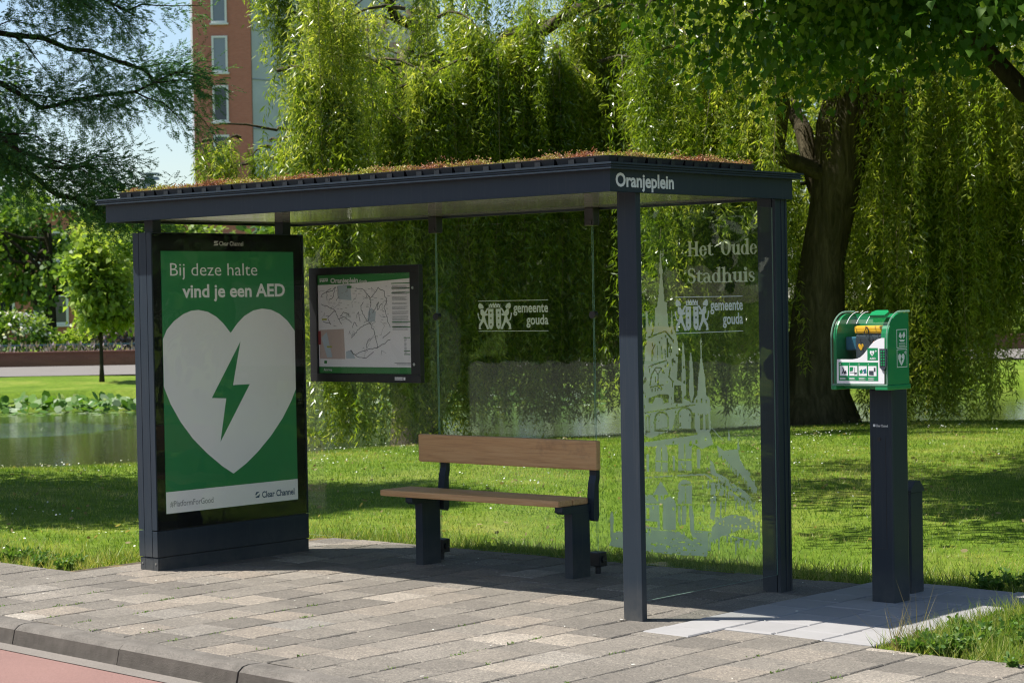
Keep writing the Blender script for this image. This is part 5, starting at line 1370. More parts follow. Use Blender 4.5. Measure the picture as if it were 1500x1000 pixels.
# warning signs on the cabinet's side
def S_(y, z, lay): return (X1 - .002 + .0006 * lay, y, z)
for k, (za, zb) in enumerate(((1.412, 1.514), (1.306, 1.406))):
    mb = MB(); mb.face([S_(y, z, 1) for y, z in RC(1.176, za, 1.284, zb)]); sg = obj('side_sign', mb, 'aed_white', CB)
    mb = MB(); mb.face([S_(y, z, 2) for y, z in RC(1.181, za + .004, 1.279, zb - .004)]); obj('sign_field', mb, 'aed_green', sg)
    mb = MB()
    if k:
        mb.face([S_(1.222 + .036 * a, 1.350 + .036 * b, 3) for a, b in hp])
        for a, b, c, d in ((1.252, 1.384, 1.274, 1.389), (1.2605, 1.3755, 1.2655, 1.3975)): mb.face([S_(y, z, 3) for y, z in RC(a, b, c, d)])
    else:
        for p_ in ([(1.195, 1.475), (1.212, 1.500), (1.230, 1.478), (1.222, 1.462)], [(1.232, 1.480), (1.255, 1.502), (1.266, 1.478), (1.248, 1.462)], [(1.198, 1.458), (1.262, 1.456), (1.25, 1.446), (1.215, 1.446)]): mb.face([S_(y, z, 3) for y, z in p_])
        for z in (1.434, 1.422): mb.face([S_(y, zz, 3) for y, zz in RC(1.198, z, 1.265, z + .004)])
    obj('sign_symbol', mb, 'aed_white', sg)
    if k: mb = MB(); mb.face([S_(y, z, 4) for y, z in ((1.228, 1.372), (1.210, 1.346), (1.221, 1.346), (1.214, 1.326), (1.236, 1.354), (1.225, 1.354))]); obj('bolt_symbol', mb, 'aed_green', sg)
# the device inside
DF = thing('defibrillator', (.69, 1.2, 1.36), 'yellow and dark grey defibrillator inside the clear cabinet', 'defibrillator')
mb = MB(); mb.box(.62, .80, 1.15, 1.27, 1.345, 1.49, 0, .012); obj('case', mb, 'aed_dark', DF)
mb = MB(); mb.box(.615, .805, 1.145, 1.275, 1.492, 1.535, 0, .012); obj('top_shell', mb, 'aed_yellow', DF)
mb = MB(); mb.box(.735, .80, 1.142, 1.152, 1.37, 1.45, 0, .004); obj('electrode_drawer', mb, 'aed_orange', DF)
mb = MB(); mb.tube([(.70, 1.14, 1.53), (.685, 1.135, 1.50), (.70, 1.135, 1.48), (.715, 1.135, 1.50), (.70, 1.14, 1.53)], .003, 6); obj('carry_ring', mb, 'black_plastic', DF)
mb = MB(); mb.face([(.655 + .018 * a, 1.1485, 1.42 + .02 * b) for a, b in hp]); obj('heart_mark', mb, 'aed_yellow', DF)
mb = MB(); mb.box(.545, .615, 1.17, 1.26, 1.40, 1.475, 0, .008); tag(obj('first_aid_pouch', mb, 'aed_blue', org=(.58, 1.21, 1.40)), 'small blue pouch left of the defibrillator in the cabinet', 'pouch')
mb = MB(); mb.box(.56, .79, 1.12, 1.26, 1.336, 1.3435); mb.box(.57, .58, 1.2, 1.26, 1.236, 1.337); mb.box(.77, .78, 1.2, 1.26, 1.236, 1.337); tag(obj('support_shelf', mb, 'black_plastic', org=(.68, 1.2, 1.336)), 'black shelf holding the defibrillator inside the cabinet', 'shelf')

# ------------------------------------------------------------------ sedum trays on the roof
ORD = ['first', 'second', 'third', 'fourth', 'fifth', 'sixth', 'seventh', 'eighth', 'ninth', 'tenth', 'eleventh', 'twelfth', 'thirteenth']
def sedum_tray(x0, x1, y0, y1, label):
    T = thing('sedum_tray', ((x0 + x1) / 2, (y0 + y1) / 2, 2.4145), label, 'plant tray', 'sedum trays on the shelter roof')
    mb = MB(); zb, zt = 2.4145, 2.452
    n = 4; e = .010
    lo = [(x0 + e, y0 + e, zb), (x1 - e, y0 + e, zb), (x1 - e, y1 - e, zb), (x0 + e, y1 - e, zb)]; hi = [(x0, y0, zt), (x1, y0, zt), (x1, y1, zt), (x0, y1, zt)]
    mb.add(lo + hi, [(0, 1, 5, 4), (1, 2, 6, 5), (2, 3, 7, 6), (3, 0, 4, 7), (0, 3, 2, 1)])
    mb.box(x0 - .004, x1 + .004, y0 - .004, y0 + .006, zt, zt + .004); mb.box(x1 - .006, x1 + .004, y0 + .006, y1 + .004, zt, zt + .004)
    for q in (.3, .68):    # ribs
        xx = x0 + (x1 - x0) * q; mb.box(xx - .02, xx + .02, y0 - .003, y0 + .02, zb, zt - .006)
        yy = y0 + (y1 - y0) * q; mb.box(x1 - .02, x1 + .003, yy - .02, yy + .02, zb, zt - .006)
    obj('tray', mb, 'black_plastic', T)
    mb = MB(); mb.face([(x0 + .006, y0 + .008, zt - .001), (x1 - .008, y0 + .008, zt - .001), (x1 - .008, y1, zt - .001), (x0 + .006, y1, zt - .001)]); obj('soil', mb, 'sedum_soil', T)
    n = int((x1 - x0) * (y1 - y0) * 8000)
    bx, by = N.uniform(x0, x1, n), N.uniform(y0, y1, n)
    pt = np.sin(bx * 9.1 + np.sin(by * 11) * 1.5) + np.sin(bx * 23 + by * 17 + 2) * .7 + np.sin(bx * 3.7 + .8)
    ok = N.random(n) < np.clip(.5 + .22 * pt, .18, 1); bx, by, pt = bx[ok], by[ok], pt[ok]; n = len(bx)
    h = .010 + (.022 + .007 * np.clip(pt, -1, 2)) * N.random(n) ** 1.5 + .040 * (N.random(n) > .93) * N.random(n)
    hue = .5 + .32 * np.sin(bx * 6.3 + by * 5 + 1.3) + .3 * np.sin(bx * 17 - by * 13); hue = np.clip(hue + N.normal(0, .22, n), 0, 1)
    k = 6; P = np.repeat(np.stack([bx, by, np.full(n, zt)], 1), k, 0); hh = np.repeat(h, k)
    P[:, 2] += hh * N.uniform(.25, 1, n * k); P[:, :2] += N.normal(0, .007, (n * k, 2))
    D = N.normal(size=(n * k, 3)); D[:, 2] = np.abs(D[:, 2])
    lv = leaves('sedum_plants', P, D, N.uniform(.007, .015, n * k), .008, 'oval', 'sedum', np.repeat(hue, k) + N.normal(0, .1, n * k), T); lv['kind'] = 'stuff'
tx = -.015; TW = .36
for i in range(11):
    x1 = tx - i * (TW + .012); nm = 'black tray of reddish sedum at the sign corner of the shelter roof' if i == 0 else 'black tray of sedum on the long front roof edge, %s from the sign corner' % ORD[i]
    sedum_tray(x1 - TW, x1, -.20, .12, nm)
for i in range(3):
    y0 = .135 + i * .335; sedum_tray(tx - TW, tx, y0, y0 + .322, 'tray of sedum on the short roof edge above the name, %s from the corner' % ORD[i + 1])

# ------------------------------------------------------------------ trees
def tree_root(name, r, d, label, cat='tree', group=None, z=None):
    p = W(r, d); p.z = float(hz(np.array([r]), np.array([d]), np.array([p.x]), np.array([p.y]))[0]) if z is None else z
    return thing(name, p, label, cat, group), p

def curve_pts(a, b, sag, n=7, wob=.1, rr=R):
    a, b = Vector(a), Vector(b); L_ = (b - a).length
    return [a.lerp(b, i / (n - 1)) + Vector((0, 0, sag * math.sin(math.pi * i / (n - 1)))) + (Vector((rr.uniform(-1, 1), rr.uniform(-1, 1), rr.uniform(-.6, .6))) * wob * L_ * .1 if 0 < i < n - 1 else Vector()) for i in range(n)]

def hang(name, O, Lz, parent, spacing, leaf, wid, tint0, sway=.12):
    """drooping willow shoots: O origins (n,3), Lz lengths; leaves set along each"""
    n = len(O); cnt = np.maximum(6, (Lz / spacing).astype(int)); idx = np.repeat(np.arange(n), cnt)
    t = np.concatenate([np.sort(N.random(c)) for c in cnt]); s = t * Lz[idx]
    ph = N.uniform(0, 6.28, n)[idx]; am = (N.uniform(.3, 1, n) * sway)[idx]
    az = N.uniform(0, 6.28, n); reach = N.uniform(.02, .30, n) * np.minimum(1, Lz / 2.5); sc_ = N.uniform(.35, .9, n)
    out = reach[idx] * (1 - np.exp(-s / sc_[idx]))               # the shoot arches outwards before it hangs
    lean = N.normal(0, .08, (n, 2))[idx]
    P = O[idx].copy()
    P[:, 0] += np.cos(az)[idx] * out + lean[:, 0] * s * .6 + am * np.sin(s * 1.6 + ph) * .5
    P[:, 1] += np.sin(az)[idx] * out + lean[:, 1] * s * .6 + am * np.cos(s * 1.3 + ph) * .5
    P[:, 2] -= np.maximum(0, s - .55 * out)
    m = len(P); P += N.normal(0, .026, (m, 3))
    D = np.stack([N.normal(0, .62, m), N.normal(0, .62, m), N.uniform(-1.3, -.1, m)], 1)
    tint = tint0[idx] + N.normal(0, .19, m) + .14 * (t > .8)
    keep = in_view(P, .45)
    return leaves(name, P[keep], D[keep], N.uniform(.7, 1.25, m)[keep] * leaf, N.uniform(.75, 1.2, m)[keep] * wid, 'lance', 'willow_leaf', tint[keep], parent)

def willow(r0, d0, label, boughs, clumps, spacing, trunk_r=.36, lean=(0, 0), fork=2.4, tr_h=4.2):
    global N
    N = np.random.default_rng(int(abs(r0 * 911 + d0 * 37)) + 9); R.seed(int(abs(r0 * 77 + d0 * 13)) + 3)
    T, p = tree_root('willow_tree', r0, d0, label)
    mb = MB(); top = W(r0 + lean[0], d0 + lean[1], tr_h)
    n = 9; pts = []; rs = []
    for i in range(n):
        t = i / (n - 1); q = W(r0 + lean[0] * t ** 1.5, d0 + lean[1] * t ** 1.5, p.z - .15 + (tr_h + .15 - p.z) * t); q += Vector((R.uniform(-.04, .04), R.uniform(-.04, .04), 0)); pts.append(q)
        rs.append(trunk_r * (1.0 + .75 * max(0, 1 - t * 7) + .12 * math.sin(t * 9) - .25 * t))
    mb.tube(pts, rs, 16); trunk = obj('trunk', mb, 'willow_bark', T, smooth=True)
    for (r1, d1, z1, th) in boughs:
        base = pts[R.randint(5, 8)]; e = W(r1, d1, z1); mb = MB(); c = curve_pts(base, e, .5, 9, 1.0)
        mb.tube(c, [th * (1 - .75 * i / 8) for i in range(9)], 8); obj('bough', mb, 'willow_bark', T, smooth=True)
    O = []; Lz = []; tn = []; rid = MB()
    for (r1, d1, zt, zb, spread, num) in clumps:
        num = int(num * 1.5); ridge = spread * 4.2; az = R.uniform(-.5, math.pi + .5); dr, dd = math.cos(az) * ridge, -math.sin(az) * ridge * .8
        t = N.random(num) ** .8; ctone = np.clip(.45 + N.normal(0, .2), .1, .9)
        hh = zt - .45 * ridge * t ** 2 + N.normal(0, .06, num)
        rr_ = r1 + dr * (t - .5) + N.normal(0, .07, num); dd_ = d1 + dd * (t - .5) + N.normal(0, .09, num)
        low = zb < .6
        L_ = (hh - (zb - (.18 if low else 0))) * (np.where(N.random(num) < .7, N.uniform(.82, 1.0, num), N.uniform(.35, .8, num)))
        end = np.maximum(hh - L_, -.04)
        bare = (rr_ > 3.42) & (rr_ < 4.72) & (dd_ < 28.7)             # the trunk stays in view
        end = np.where(bare & (end < 3.6) & (N.random(num) < .76), 3.5 + .5 * N.random(num), end); ok = hh - end > .35
        ok &= ~((rr_ > -2.25) & (rr_ < -1.25) & (end < 5.6) & (hh > 4.3) & (N.random(num) < .72))     # a thin place in the curtain
        O.append(Wn(rr_, dd_, hh)[ok]); Lz.append((hh - end)[ok] + .1); tn.append((np.full(num, ctone) + N.normal(0, .10, num))[ok])
        rid.tube([W(r1 + dr * (q - .5), d1 + dd * (q - .5), zt - .45 * ridge * q * q + .03) for q in (-.35, 0, .35, .7, 1)], [.030, .024, .018, .012, .006], 5, cap=False)
    rd = obj('branches', rid, 'willow_bark', T); rd['kind'] = 'stuff'
    O = np.concatenate(O); Lz = np.concatenate(Lz); tn = np.concatenate(tn)
    cr = hang('crown', O, Lz, T, spacing, .104, .0185, tn); cr['kind'] = 'stuff'
    # woody shoots within the curtain
    mb = MB(); pick = N.permutation(len(O))[:max(10, len(O) // 22)]
    for i in pick:
        o = Vector(O[i]); L_ = float(Lz[i]); mb.tube([o + Vector((0, 0, -.05)), o + Vector((R.uniform(-.1, .1), R.uniform(-.1, .1), -L_ * .4)), o + Vector((R.uniform(-.15, .15), R.uniform(-.15, .15), -L_ * .8))], [.006, .005, .003], 4, cap=False)
    s_ = obj('shoots', mb, 'pale_twig', T); s_['kind'] = 'stuff'
    return T

rw = random.Random(21)
# willow hanging over the bank behind the shelter
cl = []
for _ in range(34):     # outer curtain on the camera side and flanks
    u = rw.uniform(-1, 1); r1 = .25 + u * 3.0; d1 = 28.2 + rw.uniform(0, 1.5) + (u ** 2) * .4 + .22 * r1
    zt = rw.uniform(4.2, 7.4); zb = rw.choice([.3, .8, 1.8, 2.6, 3.2, 3.6]) if r1 < 1.9 else rw.choice([1.0, 1.6, 2.4, 3.0])
    cl.append((r1, d1, zt, zb, rw.uniform(.16, .34), rw.randint(13, 24)))
for r1, zb in ((-2.5, .02), (-2.3, .0), (-2.1, .0), (-1.9, .05), (-1.7, .0), (-1.5, .02), (-1.3, .1), (-1.1, .1), (-.9, .2), (-.75, .35), (-.35, .5), (.1, .55), (.5, .35), (.9, .4), (1.2, .5), (1.55, .45), (1.9, .6), (2.2, .8), (2.5, .9), (-.55, .3), (-.1, .4), (.3, .4), (.7, .35)):   # the low curtain that reaches the grass
    cl.append((r1, 27.0 + .55 * r1 + rw.uniform(-.2, .2) + .8, 4.6 + rw.uniform(-.4, 1.2), zb * .5, .17, 46 if r1 > -.9 else 60))
for _ in range(34):     # inner and far side
    r1 = rw.uniform(-2.9, 3.4); cl.append((r1, rw.uniform(30.5, 34), rw.uniform(3.6, 7.5), rw.uniform(.2, 2.4), .4, 17))
for r1, zt, zb in ((-3.45, 7.0, 5.6), (-3.25, 6.8, 5.0), (-3.05, 6.6, 4.4), (-2.6, 6.4, 3.8), (-2.35, 6.4, 3.2), (-2.75, 4.5, 3.2)): cl.append((r1, 29.0, zt, zb, .10, 17))
for r1, zt, zb in ((-4.25, 4.05, 3.15), (-4.05, 4.1, 3.05), (-3.85, 4.15, 3.25), (-3.45, 4.0, 3.0), (-3.2, 4.1, 2.9), (-2.9, 4.1, 2.7)): cl.append((r1, 28.6, zt - .1, zb, .08, 16))
willow(-1.45, 31.0, 'large weeping willow whose strands reach the lawn behind the bench',
       [(-3.1, 29.2, 5.9, .12), (-1.5, 28.6, 6.5, .13), (1.2, 29, 6.2, .13), (3.0, 30, 6.4, .14), (2.4, 29.2, 4.6, .10), (-2.2, 30, 4.6, .10), (-4.0, 28.7, 4.25, .045), (.6, 28.6, 5.1, .10), (1.5, 33.5, 6.5, .12), (-1.5, 33.5, 6.5, .12)], cl, .0215, .38)

# willow with the visible trunk on the bank
cl = []
def clear(r1, d1): return not (3.35 < r1 < 4.75 and d1 < 29.0)
for _ in range(60):
    r1 = rw.uniform(1.7, 8.6); d1 = rw.uniform(25.6, 29.5)
    low = rw.random() < (0 if r1 > 6.3 else .75 if r1 > 4.9 else .35)
    zt = rw.uniform(4.0, 6.8); zb = rw.uniform(.05, .5) if (low and clear(r1, d1)) else rw.uniform(2.4, 4.2)
    if low and r1 > 4.9: d1 = max(d1, 27.3)
    if zb > 2 and not low: zt = max(zt, zb + 1.2)
    if not clear(r1, d1): zb = max(zb, 4.4); zt = max(zt, 5.4)
    cl.append((r1, d1, zt, zb, rw.uniform(.2, .38), rw.randint(14, 24)))
for i in range(16):
    r1 = 5.1 + i * .27; gap = r1 > 6.45; cl.append((r1, 28.2 + rw.uniform(-.5, .6), rw.uniform(3.6, 5.8), rw.uniform(.0, .15) + (1.1 if gap else 0), .18, 30)); cl.append((r1, 29.8 + rw.uniform(-.5, .6), rw.uniform(3.0, 4.4), 1.0 if gap else .0, .24, 18))
for r1, d1, zt, zb in ((1.9, 28, 5, .9), (2.2, 28.4, 5, .9), (2.5, 28.2, 4.8, 1.0), (2.8, 28.4, 5.2, .8), (3.05, 28.6, 5.0, .75)): cl.append((r1, d1, zt, zb * .35, .24, 36))
for _ in range(34): cl.append((rw.uniform(2.2, 6.6), rw.uniform(30, 34), rw.uniform(3.4, 6.8), rw.uniform(.0, 1.4), .3, 16))
willow(4.12, 28.3, 'weeping willow with a thick leaning trunk standing behind the green cabinet',
       [(2.0, 27, 5.2, .15), (6.5, 27.5, 5.4, .17), (8.4, 29, 5.6, .15), (3.0, 31, 6.5, .15), (6, 31.5, 6.2, .16), (5.4, 27.2, 4.3, .12), (7.0, 28.5, 4.3, .1), (4.7, 26.5, 6.2, .14)], cl, .0225, .40, lean=(.55, -.1), tr_h=4.6)

def crown_tree(name, r0, d0, label, height, rx, rz, zc, n_cl, per, leaf, wid, shape, mat, trunk_r, bark_='dark_bark', spread=.35, tone=.5, group=None, cat='tree', view=True, off=(0, 0), z=None, tr=True, droop=.3, shell=.55, limbs=12, hole=None):
    global N
    N = np.random.default_rng(int(abs(r0 * 911 + d0 * 37)) + 5); R.seed(int(abs(r0 * 77 + d0 * 13)))
    T, p = tree_root(name, r0, d0, label, cat, group, z)
    C_ = np.array(W(r0 + off[0], d0 + off[1], zc))
    q = unit(N.normal(size=(n_cl, 3))) * (shell + (1 - shell) * N.random((n_cl, 1)) ** .6) * (1 + .18 * N.normal(size=(n_cl, 1)))
    c = C_ + q * np.array([rx, rx, rz]); c[:, 2] = np.maximum(c[:, 2], p.z + .15)
    if hole is not None: c = c[~hole(c)]
    if tr:
        mb = MB(); topz = zc + rz * .35
        pts = [Vector((p.x + (C_[0] - p.x) * (t ** 2) * .6, p.y + (C_[1] - p.y) * (t ** 2) * .6, p.z - .1 + (topz - p.z) * t)) for t in [i / 6 for i in range(7)]]
        mb.tube(pts, [trunk_r * (1.35 if i == 0 else 1) * (1 - .12 * i) for i in range(7)], 10); tk = obj('trunk', mb, bark_, T, smooth=True)
        mb = MB()
        for i in N.permutation(len(c))[:limbs]:
            b_ = pts[R.randint(2, 6)]; mb.tube(curve_pts(b_, c[i], .15, 6, .9), [trunk_r * .42 * (1 - .8 * j / 5) + .004 for j in range(6)], 6, cap=False)
        obj('limbs', mb, bark_, T, smooth=True)
    idx = np.repeat(np.arange(len(c)), per); m = len(idx)
    P = c[idx] + N.normal(0, 1, (m, 3)) * spread * np.array([1, 1, .7])
    P[:, 2] = np.maximum(P[:, 2], p.z + .02)
    ct = np.clip(tone + N.normal(0, .22, len(c)), 0, 1)
    D = unit(P - C_) + N.normal(0, .7, (m, 3)); D[:, 2] -= droop
    keep = in_view(P, .3) if view else np.ones(m, bool)
    if view: keep |= N.random(m) < .35           # thinner outside the picture, still shading the lawn
    nr = N.normal(0, .6, (m, 3)); nr[:, 2] += 1.0
    sc = np.where(in_view(P, .3), 1.0, 1.7) if view else np.ones(m)
    cr = leaves('crown', P[keep], D[keep], (N.uniform(.7, 1.25, m) * leaf * sc)[keep], (N.uniform(.8, 1.15, m) * wid * sc)[keep], shape, mat, (ct[idx] + N.normal(0, .15, m))[keep], T, nr[keep]); cr['kind'] = 'stuff'
    return T

# linden whose crown hangs into the top of the picture
crown_tree('linden_tree', 6.9, 18.4, 'broadleaf linden whose dark crown overhangs the upper right of the lawn', 11, 4.8, 4.2, 7.3, 640, 330, .080, .070, 'heart', 'linden_leaf', .28, spread=.36, tone=.45, off=(-3.2, -.4), shell=.2, limbs=70, hole=lambda c: (c[:, 2] < 3.75) | ((c[:, 2] < 4.5) & (N.random(len(c)) < .35)))
# lighter, lower linden bough cluster reaching left

# bald cypress branches on the left
def feather(parent, segs, n_sp, name='needle_sprays'):
    """feathery twigs along branch polylines"""
    P = []; D = []; Ls = []; tn = []
    for pts, wgt in segs:
        pts = np.array([tuple(p) for p in pts]); k = int(n_sp * wgt)
        s = N.random(k) ** .75 * (len(pts) - 1); i = np.minimum(s.astype(int), len(pts) - 2); f = (s - i)[:, None]
        b = pts[i] * (1 - f) + pts[i + 1] * f; t = unit(pts[i + 1] - pts[i])
        side = unit(np.cross(t, np.array([0, 0, 1.0]))) * np.where(N.random((k, 1)) < .5, -1, 1)
        d = unit(t * N.uniform(.2, .9, (k, 1)) + side * N.uniform(.3, 1, (k, 1)) + np.array([0, 0, 1]) * N.normal(-.15, .55, (k, 1)))
        L_ = N.uniform(.07, .16, k); b = b + d * N.uniform(0, .26, (k, 1)) + N.normal(0, .07, (k, 3))
        tone = N.normal(.45, .22, k)
        m = 9
        for j in range(m):
            q = (j + .5) / m; pos = b + d * (L_ * q)[:, None]
            sd_ = unit(np.cross(d, np.array([0, 0, 1.0]) + N.normal(0, .2, (k, 3))))
            for sg in (-1, 1):
                P.append(pos); D.append(unit(d * .55 + sd_ * sg + N.normal(0, .15, (k, 3)))); Ls.append(.026 * (1 - .5 * abs(q - .4)) * N.uniform(.8, 1.2, k)); tn.append(tone + N.normal(0, .1, k))
    P = np.concatenate(P); D = np.concatenate(D); Ls = np.concatenate(Ls); tn = np.concatenate(tn)
    o = leaves(name, P, D, Ls, .0085, 'lance', 'cypress_leaf', tn, parent); o['kind'] = 'stuff'; return o
CT, cp = tree_root('cypress_tree', -7.9, 18.7, 'feathery dark green cypress with branches reaching in at the upper left')
mb = MB(); mb.tube([W(-7.9, 18.7, -.2), W(-7.88, 18.7, 1), W(-7.8, 18.75, 5), W(-7.75, 18.7, 13)], [.42, .28, .2, .04], 12); obj('trunk', mb, 'dark_bark', CT, smooth=True)
limbs = [ # (r, d, z) polylines
    [(-6.3, 15.2, 2.9), (-4.9, 15.4, 3.75), (-4.05, 15.5, 3.55), (-3.5, 15.6, 3.25), (-2.95, 15.6, 3.30), (-2.45, 15.7, 3.50)],
    [(-6.3, 15.2, 2.6), (-4.7, 15.0, 3.45), (-3.75, 15.0, 3.05), (-3.35, 15.0, 2.75), (-3.0, 15.0, 2.72)],
    [(-6.3, 15.2, 2.4), (-4.6, 15.3, 3.0), (-3.85, 15.3, 2.9), (-3.4, 15.3, 2.6), (-3.05, 15.3, 2.45), (-2.75, 15.3, 2.4)],
    [(-6.3, 15.2, 3.8), (-4.8, 15.6, 4.3), (-3.8, 15.8, 4.25), (-3.2, 15.9, 4.15), (-2.85, 15.9, 3.95)],
    [(-6.3, 15.2, 4.2), (-4.8, 15.2, 4.6), (-4.0, 15.2, 4.5), (-3.5, 15.2, 4.2), (-3.2, 15.2, 3.95)],
    [(-6.3, 15.2, 4.9), (-4.9, 15.6, 5.1), (-4.0, 15.8, 4.75), (-3.4, 15.9, 4.35)],
    [(-6.3, 15.2, 3.4), (-4.6, 15.9, 3.95), (-3.6, 16.1, 3.8), (-2.9, 16.2, 3.6), (-2.65, 16.2, 3.35)],
    [(-6.3, 15.2, 5.2), (-4.6, 14.8, 4.95), (-3.9, 14.7, 4.7), (-3.5, 14.6, 4.35)]]
segs = []
for L_ in limbs:
    L_ = [(a * 1.23, b * 1.23, 1.7 + (c - 1.7) * 1.23) for a, b, c in L_]
    pts = []
    for a, b in zip(L_, L_[1:]):
        for i in range(4): t = i / 4; pts.append(W(*[a[q] + (b[q] - a[q]) * t + R.uniform(-.03, .03) for q in range(3)]))
    pts.append(W(*L_[-1])); mb = MB(); n = len(pts)
    mb.tube(pts, [.040 * (1 - .88 * i / (n - 1)) + .003 for i in range(n)], 7); obj('bough', mb, 'dark_bark', CT, smooth=True)
    segs.append((pts[3:], 1.0))
    for i in range(3, n - 1):      # side twigs
        e = pts[i] + Vector((R.uniform(-.25, .25), R.uniform(-.25, .25), 0)) + (pts[-1] - pts[0]).normalized() * R.uniform(.25, .55) + Vector((0, 0, R.uniform(-.5, .2)))
        c = curve_pts(pts[i], e, .05, 5, .8); mb = MB(); mb.tube(c, [.010, .008, .006, .004, .003], 5, cap=False); t_o = obj('twig', mb, 'dark_bark', CT); segs.append((c, .42))
feather(CT, segs, 300)
# the rest of its crown, out of the picture to the left and above
n_ = 60000; a_ = N.uniform(0, 6.28, n_); zz = N.uniform(2.2, 11.5, n_); rr_ = (3.5 - 2.6 * (zz - 2.2) / 9.5) * np.sqrt(N.random(n_)) * (.8 + .35 * np.sin(a_ * 5 + zz * 2.2))
P = Wn(-7.75 + rr_ * np.cos(a_), 19.0 + rr_ * np.sin(a_), zz)
m_ = ~in_view(P, .0); P = P[m_]; D = N.normal(size=P.shape)
o = leaves('crown', P, D, N.uniform(.16, .26, len(P)), .07, 'lance', 'cypress_leaf', N.normal(.4, .2, len(P)), CT); o['kind'] = 'stuff'

# trees and shrubs on the far bank
def bank_tree(r, d, label, **k): return crown_tree('park_tree', r, d, label, 0, k.pop('rx'), k.pop('rz'), k.pop('zc'), k.pop('n', 60), k.pop('per', 90), k.pop('leaf', .22), k.pop('wid', .17), 'oval', k.pop('mat', 'park_leaf'), k.pop('tr_r', .22), group='trees beyond the pond', **k)
bank_tree(-15.6, 70, 'dark green park tree with a leaning trunk behind the white flowering shrub', rx=3.0, rz=2.0, zc=4.0, n=70, tone=.55, tr_r=.22)
bank_tree(-19.5, 74, 'tall dark tree at the far left edge beyond the pond', rx=2.0, rz=4.6, zc=6.4, n=80, tone=.4)
bank_tree(-12.6, 76, 'rounded green tree beyond the pond behind the young tree', rx=2.3, rz=1.6, zc=3.6, n=45, tone=.75)
crown_tree('young_tree', -9.95, 50, 'slender young tree with pale green leaves on the far lawn', 3.7, .78, 1.25, 2.35, 60, 95, .16, .13, 'heart', 'young_leaf', .055, spread=.2, tone=.55, limbs=16, droop=.2, shell=.2, view=False)
crown_tree('flowering_shrub', -16.0, 66, 'rounded shrub dotted with white flowers beside the leaning tree', 1.5, 1.05, .75, .85, 30, 70, .15, .12, 'oval', 'park_leaf', .05, tr=False, spread=.22, tone=.6, cat='shrub', view=False)
q_ = unit(N.normal(size=(260, 3))); q_[:, 2] = np.abs(q_[:, 2]); c_ = np.array(W(-16.0, 66, .85)); c2 = c_ + q_ * np.array([1.15, 1.15, .85])
FS = bpy.data.objects['flowering_shrub']; fo = leaves('blossoms', c2, N.normal(size=c2.shape), .11, .10, 'oval', 'flower_white', N.random(260), FS, q_ + N.normal(0, .3, q_.shape)); fo['kind'] = 'stuff'
for r, d, rx, rz, lab, mat in ((-17.9, 66, 1.2, .85, 'mid green shrub at the left edge beyond the low brick wall', 'park_leaf'), (-14.3, 67, .6, .5, 'small light green shrub at the foot of the leaning tree', 'young_leaf'), (-13.2, 68, .9, .9, 'pinkish flowering shrub left of the young tree', 'flower_pink'), (-11.7, 68, .9, .55, 'low purple flowering shrub behind the young tree', 'flower_pink')):
    crown_tree('garden_shrub', r, d, lab, 1, rx, rz, rz * .8, 26, 60, .15, .12, 'oval', mat, .05, tr=False, spread=.22, tone=.5, cat='shrub', view=False, group='shrubs beyond the low wall')
labs = ['far dark tree behind the left willow strands', 'far dark tree behind the middle of the willow', 'far dark tree seen through the willow above the bench', 'far dark tree behind the etched glass', 'far dark tree behind the willow trunk', 'far dark tree beyond the pond behind the cabinet', 'far dark tree beyond the pond at the right edge', 'far tree in the gap at the right end of the pond']
for i, (r, d) in enumerate(((-6.6, 78), (-2.8, 72), (1.6, 76), (5.8, 70), (9.6, 74), (13.4, 70), (17.4, 74), (21.0, 72))):
    bank_tree(r, d, labs[i], rx=3.1, rz=5.2 if i else 2.6, zc=5.6 if i else 3.2, n=80, per=80, leaf=.34, wid=.26, tone=.3, tr_r=.3)

# park trees just beyond the right edge of the picture, mirrored in the side glass
for i, (r, d) in enumerate(((15.5, 17), (19, 22), (24, 14), (14.5, 27), (27, 24))):
    crown_tree('park_tree', r, d, ORD[i] + ' park tree standing beyond the right edge of the lawn', 0, 3.4, 4.0, 4.8, 60, 70, .4, .32, 'oval', 'park_leaf', .25, spread=.6, tone=.35, view=False, group='trees right of the lawn')
# trees across the road, mirrored in the glass
for i, (x, y) in enumerate(((-58, -42), (-48, -46), (-38, -42), (-28, -45), (-18, -42), (-8, -45), (3, -42), (14, -45))):
    q = Vector((x, y)) - GO; r, d = q.dot(GR), q.dot(GF)
    crown_tree('street_tree', r, d, ORD[i] + ' street tree in the row across the road mirrored in the glass', 0, 4.3, 5.0, 5.6, 60, 80, .55, .42, 'oval', 'park_leaf', .28, spread=.75, tone=.35, view=False, group='street trees across the road', z=-.1)

# ------------------------------------------------------------------ far bank: path, brick wall, railing, buildings
mb = MB()
for a, b in zip(range(-40, 40, 4), range(-36, 44, 4)): mb.face([W(a, 53.5, .012), W(b, 53.5, .012), W(b, 62.5, .012), W(a, 62.5, .012)])
tag(obj('path', mb, 'path_paving'), 'pale paved path on the far side of the pond', kind='structure')
mb = MB(); lo = W(-40, 62.9, -.1)
bw = thing('brick_wall', W(-20, 63, 0), 'low dark red brick garden wall along the far path', 'wall')
def wbox(mb, r0, r1, d0, d1, z0, z1, m=0):
    c = [W(r0, d0), W(r1, d0), W(r1, d1), W(r0, d1)]
    mb.add([(p.x, p.y, z) for z in (z0, z1) for p in c], [(0, 3, 2, 1), (4, 5, 6, 7), (0, 1, 5, 4), (1, 2, 6, 5), (2, 3, 7, 6), (3, 0, 4, 7)], m); return mb
mb = MB(); wbox(mb, -40, 24, 62.9, 63.2, -.1, .40); obj('brickwork', mb, 'wall_brick', bw)
